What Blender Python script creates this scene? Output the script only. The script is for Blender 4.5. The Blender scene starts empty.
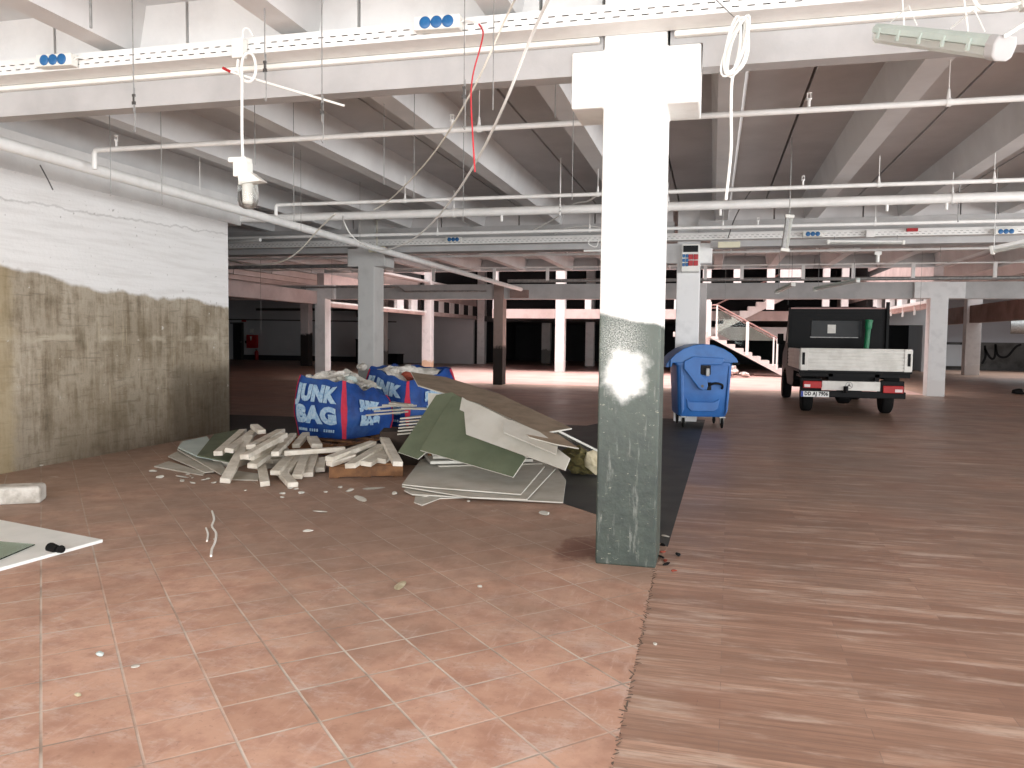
import bpy, bmesh, math, random
from mathutils import Vector, Matrix
import numpy as np
S = bpy.context.scene
COL = S.collection
random.seed(7)

# ------------------------------------------------------------------ camera, sky, light, exposure
CAM_H = 1.45
cam_d = bpy.data.cameras.new('camera'); cam = bpy.data.objects.new('camera', cam_d); COL.objects.link(cam)
cam_d.sensor_width = 36.0; cam_d.lens = 790.0 / 1024.0 * 36.0; cam_d.clip_start = .05; cam_d.clip_end = 300
rx = Vector((0.96914825, 0.24621613, 0.01137065)); rd = Vector((0.0254048, -0.05389806, -0.99822322)); rf = Vector((-0.24516581, 0.96771515, -0.05849028))
M3 = Matrix((rx, -rd, -rf)).transposed()
cam.matrix_world = Matrix.Translation((0, 0, CAM_H)) @ M3.to_4x4()
S.camera = cam
S.view_settings.view_transform = 'Standard'; S.view_settings.look = 'None'; S.view_settings.gamma = 1.0
S.view_settings.exposure = 0.0; S.view_settings.use_curve_mapping = False
S.cycles.max_bounces = 10; S.cycles.diffuse_bounces = 6; S.cycles.glossy_bounces = 4; S.cycles.transmission_bounces = 8; S.cycles.transparent_max_bounces = 8
S.cycles.sample_clamp_indirect = 6.0

W = bpy.data.worlds.new('overcast_sky'); S.world = W; W.use_nodes = True
wb = W.node_tree.nodes['Background']; wb.inputs[0].default_value = (.93, .96, 1, 1); wb.inputs[1].default_value = .9

def area_light(name, loc, rot, sx, sy, power, color=(1, 1, 1)):
    d = bpy.data.lights.new(name, 'AREA'); d.shape = 'RECTANGLE'; d.size = sx; d.size_y = sy; d.energy = power; d.color = color
    o = bpy.data.objects.new(name, d); COL.objects.link(o); o.location = loc; o.rotation_euler = rot
    return o
R90 = math.pi / 2
# daylight of the open shop front behind the camera, of the atrium's roof light and of the yard on the far right
area_light('daylight_shopfront', (1.0, -4.6, 1.75), (R90, 0, 0), 17, 3.3, 1250, (.97, .985, 1))
area_light('daylight_side_front', (12.5, 3.8, 1.7), (R90, 0, R90), 15, 3.0, 1900, (.97, .985, 1))
area_light('daylight_atrium', (-3.3, 29.0, 8.9), (0, 0, 0), 17.6, 9.0, 2050, (1, .95, .94)).data.spread = math.radians(100)
area_light('fill_side_bay', (13.5, 19.0, 1.6), (R90, 0, R90), 7, 2.6, 260, (.97, .985, 1))  # added fill with no known opening here, lifts the columns near the truck
area_light('daylight_yard', (15.0, 40.5, 6.5), (0, 0, 0), 7.5, 4.5, 900, (.93, .97, 1))

# ------------------------------------------------------------------ helpers: colour and materials
def lin(c):
    return tuple(((v / 255) / 12.92 if v / 255 <= .04045 else ((v / 255 + .055) / 1.055) ** 2.4) for v in c) + (1,)

class NT:
    def __init__(s, name):
        s.m = bpy.data.materials.new(name); s.m.use_nodes = True
        s.t = s.m.node_tree; s.b = s.t.nodes['Principled BSDF']
        s.co = s.t.nodes.new('ShaderNodeTexCoord').outputs['Object']
        s._sep = None
    def n(s, typ, **kw):
        x = s.t.nodes.new(typ)
        for k, v in kw.items(): setattr(x, k, v)
        return x
    def put(s, sock, v):
        if hasattr(v, 'links') or isinstance(v, bpy.types.NodeSocket): s.t.links.new(v, sock)
        else: sock.default_value = v
    def math(s, op, a, b=0.0, c=None, clamp=False):
        x = s.n('ShaderNodeMath', operation=op, use_clamp=clamp); s.put(x.inputs[0], a); s.put(x.inputs[1], b)
        if c is not None: s.put(x.inputs[2], c)
        return x.outputs[0]
    def mix(s, f, a, b, mode='MIX'):
        x = s.n('ShaderNodeMix', data_type='RGBA', blend_type=mode); s.put(x.inputs[0], f); s.put(x.inputs[6], a); s.put(x.inputs[7], b)
        return x.outputs[2]
    def map(s, scale=(1, 1, 1), loc=(0, 0, 0), rot=(0, 0, 0), co=None):
        x = s.n('ShaderNodeMapping'); s.put(x.inputs[0], co or s.co); x.inputs[1].default_value = loc; x.inputs[2].default_value = rot; x.inputs[3].default_value = scale
        return x.outputs[0]
    def noise(s, scale=5, detail=4, rough=.55, co=None, dist=0):
        x = s.n('ShaderNodeTexNoise'); s.put(x.inputs['Vector'], co or s.co); x.inputs['Scale'].default_value = scale; x.inputs['Detail'].default_value = detail
        x.inputs['Roughness'].default_value = rough; x.inputs['Distortion'].default_value = dist
        return x.outputs[0]
    def voro(s, scale, co=None):
        x = s.n('ShaderNodeTexVoronoi'); s.put(x.inputs['Vector'], co or s.co); x.inputs['Scale'].default_value = scale
        return x.outputs[0]
    def ramp(s, v, stops):
        x = s.n('ShaderNodeValToRGB'); s.put(x.inputs[0], v); e = x.color_ramp.elements
        while len(e) < len(stops): e.new(.5)
        for el, (p, c) in zip(e, stops):
            el.position = p; el.color = c if len(c) == 4 else lin(c)
        return x.outputs[0]
    def step(s, v, lo, hi):
        x = s.n('ShaderNodeMapRange', interpolation_type='SMOOTHSTEP'); s.put(x.inputs[0], v); x.inputs[1].default_value = lo; x.inputs[2].default_value = hi
        return x.outputs[0]
    def xyz(s, co=None):
        x = s.n('ShaderNodeSeparateXYZ'); s.put(x.inputs[0], co or s.co); return x.outputs
    def bump(s, h, strength=.3, dist=.01):
        x = s.n('ShaderNodeBump'); x.inputs['Strength'].default_value = strength; x.inputs['Distance'].default_value = dist
        s.put(x.inputs['Height'], h); s.t.links.new(x.outputs[0], s.b.inputs['Normal'])
    def out(s, col=None, rough=None, metal=None, spec=None):
        if col is not None: s.put(s.b.inputs['Base Color'], col)
        if rough is not None: s.put(s.b.inputs['Roughness'], rough)
        if metal is not None: s.put(s.b.inputs['Metallic'], metal)
        if spec is not None: s.put(s.b.inputs['Specular IOR Level'], spec)
        return s.m

def paint(name, c, c2=None, scale=3, rough=.7, amount=.5, bump=0, metal=0, fine=40):
    t = NT(name); c2 = c2 or tuple(v * .86 for v in c)
    nz = t.noise(scale, 5, .6)
    col = t.mix(t.math('MULTIPLY', t.step(nz, .35, .7), amount), lin(c), lin(c2))
    if bump: t.bump(t.noise(fine, 3), bump, .01)
    return t.out(col, rough, metal)

MT = {}
MT['white_concrete'] = paint('white_painted_concrete', (232, 232, 230), (212, 211, 209), 2.2, .75, .7, .25, 0, 25)
MT['ceil_slab'] = paint('grey_concrete_ceiling', (208, 206, 205), (190, 188, 187), 1.1, .85, .8, .12, 0, 9)
MT['ceil_white'] = paint('white_painted_ceiling', (222, 222, 221), (205, 204, 203), 1.1, .8, .8, .12, 0, 9)
MT['white_plastic'] = paint('white_plastic', (236, 236, 230), (222, 221, 212), 4, .4, .5)
MT['white_metal'] = paint('white_lacquered_metal', (240, 240, 237), (224, 224, 220), 6, .45, .6)
MT['cable_white'] = paint('white_cable', (240, 240, 236), (226, 225, 218), 9, .5, .5)
MT['cable_pale'] = paint('pale_old_cable', (232, 229, 218), (212, 208, 194), 9, .55, .6)
MT['cable_grey'] = paint('grey_cable', (120, 119, 116), (95, 94, 92), 9, .55, .6)
MT['red_wire'] = paint('red_wire', (200, 40, 52), (165, 30, 42), 9, .45, .5)
MT['blue_plastic'] = paint('blue_outlet_plastic', (34, 104, 160), (22, 82, 135), 9, .4, .5)
MT['red_plastic'] = paint('red_plastic', (180, 30, 36), (140, 20, 26), 9, .4, .5)
MT['hole_shade'] = paint('painted_hole_shade', (30, 30, 32), (20, 20, 22), 5, .9)  # near-black stand-in for the shade inside openings and recesses
MT['steel'] = paint('galvanised_steel', (160, 160, 158), (124, 124, 122), 14, .5, .7, 0, .5)
MT['mid_concrete'] = paint('grey_beam_concrete', (186, 185, 184), (166, 165, 164), 2.0, .8, .7, .2, 0, 20)
MT['dark_steel'] = paint('dark_steel', (84, 82, 80), (60, 58, 56), 14, .5, .6, 0, .5)
MT['black'] = paint('black_plastic', (15, 15, 16), (10, 10, 11), 6, .6)
MT['rubber'] = paint('black_rubber', (18, 18, 18), (26, 25, 24), 8, .85)
MT['batten'] = paint('plaster_batten', (224, 218, 206), (190, 182, 166), 7, .85, .8, .3, 0, 60)
MT['gypsum_white'] = paint('white_gypsum_board', (205, 203, 194), (184, 180, 168), 3, .85, .7, .1, 0, 60)
MT['gypsum_grey'] = paint('grey_gypsum_board', (196, 192, 182), (174, 168, 154), 3, .85, .8, .1, 0, 60)
MT['gypsum_green'] = paint('green_gypsum_board', (104, 112, 90), (86, 95, 74), 2.5, .85, .8, .1, 0, 60)
MT['gypsum_mint'] = paint('pale_blue_green_board', (196, 208, 204), (176, 190, 186), 2.5, .8, .7)
MT['cardboard_brown'] = paint('brown_board_face', (150, 132, 112), (126, 109, 90), 5, .85, .9, .2, 0, 60)
MT['plaster'] = paint('white_plaster_rubble', (206, 202, 194), (160, 154, 144), 9, .9, .9, .6, 0, 40)
MT['brick_red'] = paint('broken_red_brick', (158, 74, 54), (120, 56, 44), 12, .9, .9, .6, 0, 60)
MT['pallet'] = paint('pallet_wood', (126, 88, 56), (88, 60, 40), 7, .85, .9, .3, 0, 50)
MT['bag_blue'] = None
MT['strap_red'] = paint('red_webbing', (196, 44, 70), (160, 34, 56), 14, .8)
MT['bag_text'] = paint('faded_white_print', (176, 200, 216), (120, 160, 198), 26, .8, .9)
MT['bin_blue'] = paint('blue_bin_plastic', (44, 104, 172), (36, 86, 148), 3, .45, .8)
MT['bin_lid_blue'] = paint('blue_lid_plastic', (48, 108, 174), (36, 84, 140), 3, .42, .8)
MT['panel_white'] = paint('off_white_panel', (238, 240, 237), (222, 226, 222), 3, .5, .7)
MT['joint'] = paint('dark_gritty_joint', (104, 88, 76), (70, 60, 52), 30, .95)
MT['gap_shade_wood'] = paint('wood_darkened_as_gap', (60, 48, 40), (44, 36, 30), 7, .9)  # wood toned near black to paint the dark gap under the strips
MT['alu'] = paint('brushed_aluminium', (206, 203, 196), (178, 174, 166), 5, .5, .6, 0, .25)
MT['truck_black'] = paint('black_truck_paint', (9, 10, 11), (15, 15, 16), 4, .55)
MT['glass_dark'] = paint('dark_glass', (14, 17, 18), (26, 31, 33), 3, .3)
for k_ in ('truck_black', 'glass_dark', 'black', 'rubber'): MT[k_].node_tree.nodes['Principled BSDF'].inputs['Specular IOR Level'].default_value = .2
MT['lamp_red'] = paint('red_tail_lamp', (176, 14, 16), (140, 8, 10), 9, .5)
MT['lamp_white'] = paint('clear_tail_lamp', (220, 200, 198), (190, 170, 168), 9, .25)
MT['plate_white'] = paint('white_number_plate', (226, 226, 222), (206, 206, 202), 9, .4)
MT['plate_blue'] = paint('blue_plate_band', (24, 60, 150), (20, 52, 130), 9, .4)
MT['pvc_green'] = paint('green_plastic_pipe', (26, 120, 78), (18, 96, 62), 5, .4)
MT['lamp_green'] = paint('pale_green_lamp_body', (196, 208, 200), (176, 190, 182), 5, .5)
MT['stair_white'] = paint('pale_stair_concrete', (226, 214, 210), (208, 194, 190), 3, .8, .7)
MT['handrail'] = paint('pinkish_steel_handrail', (166, 128, 122), (140, 106, 100), 6, .45)
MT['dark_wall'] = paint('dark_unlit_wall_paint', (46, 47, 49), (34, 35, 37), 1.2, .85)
MT['pale_wall'] = paint('pale_grey_wall', (196, 198, 200), (178, 180, 182), .6, .8)
MT['pink_render'] = paint('pinkish_render', (212, 196, 192), (184, 166, 162), 1.3, .85, .8)
MT['brown_render'] = paint('rust_stained_render', (150, 126, 118), (118, 98, 92), 1.3, .85, .8)
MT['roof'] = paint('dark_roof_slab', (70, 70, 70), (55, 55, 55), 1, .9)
MT['wool'] = paint('mossy_mineral_wool', (96, 88, 50), (66, 60, 34), 30, .95, .9, .8, 0, 90)
MT['kraft'] = paint('pale_foil_paper', (196, 186, 158), (160, 148, 118), 12, .7, .8, .5, 0, 30)
MT['cream'] = paint('cream_sign', (220, 216, 190), (206, 200, 172), 8, .5)
MT['sack'] = paint('white_woven_sack', (226, 214, 208), (200, 186, 180), 8, .85, .8, .4, 0, 50)
MT['fire_red'] = paint('red_cabinet_paint', (176, 26, 30), (140, 20, 24), 4, .45)
MT['teal'] = paint('teal_paint', (30, 96, 84), (24, 76, 66), 4, .6)
MT['graffiti'] = paint('black_spray_paint', (22, 22, 24), (34, 34, 36), 8, .8)

def m_glass(name, c, alpha_rough=.05, trans=1.0):
    t = NT(name); t.b.inputs['Transmission Weight'].default_value = trans; t.b.inputs['IOR'].default_value = 1.2
    return t.out(lin(c), alpha_rough)
MT['clear'] = m_glass('clear_lamp_glass', (238, 240, 238), .08)
MT['pane'] = m_glass('greenish_glass', (218, 235, 228), .05)
MT['frosted'] = m_glass('frosted_lamp_cover', (226, 228, 222), .35, .6)

def m_bag():
    t = NT('blue_woven_bag')
    c = t.mix(t.step(t.noise(6, 4), .35, .7), lin((12, 68, 142)), lin((9, 52, 116)))
    c = t.mix(t.math('MULTIPLY', t.step(t.noise(2.6, 5), .5, .75), .5), c, lin((60, 100, 152)))
    t.bump(t.noise(9, 4), .5, .03)
    return t.out(c, .6)
MT['bag_blue'] = m_bag()

def m_column():      # coordinates are local to the column: x across, z up
    t = NT('green_and_white_column_paint'); x, y, z = t.xyz()
    n = t.noise(9, 4); fine = t.noise(60, 3); mid = t.noise(14, 4)
    edge = t.math('ADD', t.math('ADD', z, t.math('MULTIPLY', x, .19)), t.math('MULTIPLY', t.math('SUBTRACT', n, .5), .05))
    green = t.mix(t.step(mid, .3, .75), lin((58, 68, 60)), lin((46, 55, 50)))
    dust = t.math('MULTIPLY', t.step(fine, .5, .72), t.step(z, 1.62, .9))
    green = t.mix(t.math('MULTIPLY', t.step(z, .5, 1.5), .3), green, lin((128, 138, 128)))
    streak = t.step(t.noise(7, 5, .7, t.map((4, 4, .6))), .56, .72)
    green = t.mix(t.math('MULTIPLY', streak, .35), green, lin((166, 168, 160)))
    chips = t.step(t.noise(24, 5, .7, t.map((1, 1, 2.4))), .635, .67)
    green = t.mix(t.math('MULTIPLY', chips, .5), green, lin((180, 180, 160)))
    # sprayed white blot with speckle drifting above it
    dx = t.math('DIVIDE', t.math('ADD', x, .03), .15); dz = t.math('DIVIDE', t.math('SUBTRACT', z, 1.225), .15)
    d = t.math('SQRT', t.math('ADD', t.math('MULTIPLY', dx, dx), t.math('MULTIPLY', dz, dz)))
    d = t.math('ADD', d, t.math('MULTIPLY', t.math('SUBTRACT', t.noise(8, 5), .5), 1.3))
    front = t.math('LESS_THAN', y, -.15)
    blot = t.math('MULTIPLY', t.step(d, 1.25, .62), front)
    dx2 = t.math('DIVIDE', t.math('ADD', x, .05), .17); dz2 = t.math('DIVIDE', t.math('SUBTRACT', z, 1.42), .26)
    d2 = t.math('SQRT', t.math('ADD', t.math('MULTIPLY', dx2, dx2), t.math('MULTIPLY', dz2, dz2)))
    speck = t.math('MULTIPLY', t.math('MULTIPLY', t.step(d2, 1.2, .1), t.step(t.noise(130, 2), .36, .72)), front)
    low = t.mix(t.math('MULTIPLY', speck, .8), green, lin((222, 224, 218)))
    low = t.mix(blot, low, lin((238, 239, 234)))
    white = t.mix(t.math('MULTIPLY', t.step(t.noise(5, 6, .65), .48, .7), .4), lin((238, 238, 234)), lin((216, 216, 210)))
    c = t.mix(t.step(edge, 1.555, 1.585), low, white)
    t.bump(t.noise(28, 4), .3, .01)
    return t.out(c, t.mix(t.step(edge, 1.555, 1.585), (.5, .5, .5, 1), (.7, .7, .7, 1)))
MT['column'] = m_column()

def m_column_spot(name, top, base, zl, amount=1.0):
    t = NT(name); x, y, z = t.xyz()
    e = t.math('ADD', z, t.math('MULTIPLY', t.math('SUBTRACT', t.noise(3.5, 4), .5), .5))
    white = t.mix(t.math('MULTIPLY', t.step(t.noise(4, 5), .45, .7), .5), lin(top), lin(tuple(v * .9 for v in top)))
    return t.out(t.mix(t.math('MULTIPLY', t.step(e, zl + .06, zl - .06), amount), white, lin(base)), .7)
MT['column_grey'] = m_column_spot('grey_painted_column', (196, 195, 192), (118, 118, 114), .78)
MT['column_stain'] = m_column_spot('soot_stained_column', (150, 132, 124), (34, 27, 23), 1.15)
MT['column_pale'] = m_column_spot('pale_painted_column', (232, 232, 231), (224, 222, 220), .4)
MT['column_rust'] = m_column_spot('pale_column_rusty_foot', (234, 232, 232), (216, 186, 158), .34)
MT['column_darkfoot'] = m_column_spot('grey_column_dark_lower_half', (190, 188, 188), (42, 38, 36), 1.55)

def m_wall():
    t = NT('white_over_stained_bare_concrete'); x, y, z = t.xyz()
    wav = t.noise(.9, 3, .5, t.map((1, 1, .01)))
    edge = t.math('ADD', z, t.math('MULTIPLY', t.math('SUBTRACT', wav, .5), .42))
    edge = t.math('ADD', edge, t.math('MULTIPLY', t.math('SUBTRACT', t.noise(6, 4), .5), .07))
    edge = t.math('ADD', edge, t.math('MULTIPLY', t.math('SUBTRACT', y, 8.4), .045))
    board = t.noise(3, 5, .6, t.map((1, .35, 5)))
    white = t.mix(t.math('MULTIPLY', t.step(board, .4, .7), .7), lin((236, 235, 233)), lin((220, 218, 215)))
    white = t.mix(t.math('MULTIPLY', t.step(t.noise(16, 5), .66, .7), .6), white, lin((150, 146, 140)))
    crackz = t.math('ABSOLUTE', t.math('SUBTRACT', t.math('ADD', t.math('SUBTRACT', z, 2.83), t.math('MULTIPLY', t.math('SUBTRACT', y, 7.5), -.03)), t.math('MULTIPLY', t.math('SUBTRACT', t.noise(3.2, 5, .7), .5), .16)))
    white = t.mix(t.math('MULTIPLY', t.step(crackz, .02, .002), .3), white, lin((120, 116, 110)))
    # bare concrete: vertical runs and horizontal board marks
    runs = t.noise(2.6, 7, .7, t.map((1, 3.2, .38)))
    brown = t.ramp(t.math('ADD', t.math('MULTIPLY', runs, .5), t.math('MULTIPLY', t.noise(1.9, 9, .75, t.map((1, 1, 1.5))), .5)), [(.34, (96, 85, 70)), (.45, (146, 134, 115)), (.54, (178, 167, 149)), (.64, (136, 124, 105)), (.72, (160, 150, 132))])
    big = t.noise(.8, 4)
    brown = t.mix(t.math('MULTIPLY', t.step(big, .4, .7), .45), brown, lin((108, 92, 66)))
    brown = t.mix(t.math('MULTIPLY', t.step(t.math('ABSOLUTE', t.math('SUBTRACT', t.math('ADD', z, t.math('MULTIPLY', t.noise(4, 4), .12)), 1.45)), .05, .01), t.math('MULTIPLY', t.step(t.noise(2.5, 4), .42, .6), .5)), brown, lin((196, 186, 166)))
    drips = t.math('MULTIPLY', t.step(t.noise(7, 4, .6, t.map((1, 2.6, .16))), .6, .68), t.step(t.noise(1.7, 3), .42, .6))
    brown = t.mix(t.math('MULTIPLY', drips, .5), brown, lin((182, 170, 144)))
    hz = t.step(t.noise(9, 4, .6, t.map((1, .25, 3))), .56, .66)
    brown = t.mix(t.math('MULTIPLY', hz, .3), brown, lin((84, 74, 58)))
    # damp darker field low at the far end, and a darker tone toward the foot
    damp = t.math('MULTIPLY', t.step(t.math('ADD', z, t.math('MULTIPLY', t.math('SUBTRACT', t.noise(1.6, 4), .5), .35)), 1.12, .9), t.step(t.math('ADD', y, t.math('MULTIPLY', t.math('SUBTRACT', t.noise(3, 4), .5), .3)), 8.95, 9.25))
    foot = t.step(t.math('ADD', z, t.math('MULTIPLY', t.math('SUBTRACT', t.noise(1.2, 4), .5), .6)), .95, .1)
    brown = t.mix(t.math('MULTIPLY', damp, .5), brown, lin((66, 56, 40)))
    brown = t.mix(t.math('MULTIPLY', foot, .5), brown, lin((84, 72, 54)))
    tan = t.math('MULTIPLY', t.step(t.math('ADD', y, t.math('MULTIPLY', t.noise(5, 5, .7), .3)), 6.9, 6.68), .5)
    brown = t.mix(tan, brown, lin((168, 150, 112)))
    flake = t.math('MULTIPLY', t.step(t.noise(5, 6, .7), .655, .675), t.step(z, .2, .9))
    brown = t.mix(t.math('MULTIPLY', flake, .8), brown, lin((206, 202, 192)))
    c = t.mix(t.step(edge, 1.96, 2.02), brown, white)
    t.bump(t.math('ADD', t.noise(20, 5), t.math('MULTIPLY', board, .6)), .35, .015)
    return t.out(c, .85)
MT['wall'] = m_wall()

def m_tiles():
    t = NT('terracotta_floor_tiles')
    s2 = 1 / math.sqrt(2)
    x, y, z = t.xyz()
    u = t.math('ADD', t.math('MULTIPLY', t.math('ADD', x, y), s2), 30.03)
    v = t.math('ADD', t.math('MULTIPLY', t.math('SUBTRACT', y, x), s2), 29.86)
    def grout(w):
        f = t.math('FRACT', t.math('DIVIDE', w, .30))
        return t.math('MINIMUM', f, t.math('SUBTRACT', 1.0, f))
    g = t.math('MINIMUM', grout(u), grout(v))
    cu = t.math('FLOOR', t.math('DIVIDE', u, .3)); cv = t.math('FLOOR', t.math('DIVIDE', v, .3))
    cm = t.n('ShaderNodeCombineXYZ'); t.put(cm.inputs[0], cu); t.put(cm.inputs[1], cv)
    wn = t.n('ShaderNodeTexWhiteNoise', noise_dimensions='2D'); t.put(wn.inputs['Vector'], cm.outputs[0])
    base = t.mix(wn.outputs[0], lin((190, 150, 128)), lin((208, 168, 146)))
    cloud = t.noise(5, 6, .65)
    base = t.mix(t.math('MULTIPLY', t.step(cloud, .38, .68), .6), base, lin((160, 118, 100)))
    scr = t.noise(4, 6, .7, t.map((5, .9, 1), rot=(0, 0, .9)))
    base = t.mix(t.math('MULTIPLY', t.step(scr, .53, .72), .5), base, lin((214, 184, 170)))
    # grey dust in patches; fading daylight further in painted as more of it
    dirt_and_falloff = t.noise(.7, 6, .65)
    dirt_and_falloff = t.math('ADD', dirt_and_falloff, t.math('MULTIPLY', t.step(y, 2.6, 6.0), .26))
    base = t.mix(t.math('MULTIPLY', t.step(dirt_and_falloff, .46, .8), .66), base, lin((138, 120, 106)))
    spots = t.step(t.noise(2.1, 7, .75), .62, .70)
    base = t.mix(t.math('MULTIPLY', spots, .45), base, lin((206, 194, 184)))
    rd_ = t.math('SQRT', t.math('ADD', t.math('POWER', t.math('DIVIDE', t.math('ADD', x, .82), .26), 2.0), t.math('POWER', t.math('DIVIDE', t.math('SUBTRACT', y, 5.32), .4), 2.0)))
    rust = t.step(t.math('ADD', rd_, t.math('MULTIPLY', t.math('SUBTRACT', t.noise(7, 5, .7), .5), 1.6)), 1.0, .45)
    base = t.mix(t.math('MULTIPLY', rust, .7), base, lin((104, 58, 44)))
    wear = t.step(t.noise(1.1, 4), .36, .6)
    gm = t.math('MULTIPLY', t.step(g, .024, .011), t.math('ADD', .25, t.math('MULTIPLY', t.math('MULTIPLY', wear, t.step(y, 5.6, 3.2)), .65)))
    gcol = t.mix(t.step(t.noise(3, 4), .42, .66), lin((206, 198, 186)), lin((140, 130, 118)))
    chalk = t.math('MULTIPLY', t.step(t.noise(2.4, 8, .78, t.map((1, 1.8, 1), rot=(0, 0, .35))), .49, .68), t.step(y, 5.6, 2.4))
    base = t.mix(t.math('MULTIPLY', chalk, .55), base, lin((214, 198, 190)))
    grit = t.step(t.noise(38, 4, .7), .60, .68)
    base = t.mix(t.math('MULTIPLY', grit, .3), base, lin((120, 88, 76)))
    c = t.mix(gm, base, gcol)
    t.bump(t.math('SUBTRACT', t.math('MULTIPLY', t.noise(16, 4), .4), t.step(g, .022, .006)), .3, .006)
    return t.out(c, t.math('ADD', .5, t.math('MULTIPLY', cloud, .25)))
MT['tiles'] = m_tiles()

def m_planks():
    t = NT('worn_wood_plank_floor')
    br = t.n('ShaderNodeTexBrick'); t.put(br.inputs['Vector'], t.map((1, 1, 1), rot=(0, 0, .02)))
    br.inputs['Color1'].default_value = lin((190, 154, 132)); br.inputs['Color2'].default_value = lin((150, 115, 96)); br.inputs['Mortar'].default_value = lin((140, 116, 104))
    br.inputs['Scale'].default_value = 1; br.inputs['Mortar Size'].default_value = .0018; br.inputs['Brick Width'].default_value = 1.1; br.inputs['Row Height'].default_value = .085; br.inputs['Bias'].default_value = 0
    grain = t.noise(3, 7, .7, t.map((.7, 14, 1)))
    c = t.mix(t.math('MULTIPLY', t.step(grain, .4, .62), .7), br.outputs[0], lin((134, 104, 88)))
    g2 = t.noise(1.6, 6, .7, t.map((.8, 5, 1), loc=(3, 1, 0)))
    c = t.mix(t.math('MULTIPLY', t.step(g2, .5, .68), .7), c, lin((208, 188, 172)))
    red = t.noise(.9, 5, .65, t.map((.6, 1.6, 1), loc=(9, 4, 0)))
    c = t.mix(t.math('MULTIPLY', t.step(red, .48, .68), .42), c, lin((146, 104, 86)))
    x, y, z = t.xyz()
    dirt_and_falloff = t.math('ADD', t.noise(.55, 6, .65), t.math('MULTIPLY', t.step(y, 3.0, 9.0), .22))  # patchy dirt, with the fading daylight down the hall painted in by depth
    c = t.mix(t.math('MULTIPLY', t.step(dirt_and_falloff, .5, .85), .6), c, lin((122, 104, 93)))
    scr = t.step(t.noise(6, 5, .7, t.map((4, .5, 1), rot=(0, 0, .4))), .68, .72)
    c = t.mix(t.math('MULTIPLY', scr, .3), c, lin((66, 54, 48)))
    t.bump(t.math('ADD', t.math('MULTIPLY', grain, .5), br.outputs['Fac']), -.12, .004)
    return t.out(c, t.math('ADD', .24, t.math('MULTIPLY', t.noise(2, 5), .34)))
MT['planks'] = m_planks()
MT['dark_floor'] = paint('dark_worn_floor', (62, 62, 60), (44, 44, 44), 3, .6, .9)
def m_atrium():
    t = NT('pale_pink_atrium_floor')
    c = t.mix(t.step(t.noise(.8, 5), .35, .7), lin((206, 170, 161)), lin((186, 146, 137)))
    c = t.mix(t.math('MULTIPLY', t.step(t.noise(1.4, 5, .6, t.map((.4, 2, 1))), .5, .7), .5), c, lin((156, 120, 112)))
    return t.out(c, .4)
MT['atrium_floor'] = m_atrium()
def m_graffwall():
    t = NT('grey_wall_dark_dado'); x, y, z = t.xyz()
    lo = t.mix(t.step(t.noise(2, 5), .4, .7), lin((92, 90, 88)), lin((70, 68, 66)))
    return t.out(t.mix(t.step(z, 1.5, 1.47), lin((176, 178, 184)), lo), .8)
MT['dado_wall'] = m_graffwall()

# ------------------------------------------------------------------ helpers: geometry and scene tree
def V(*a): return Vector(a)

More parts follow.
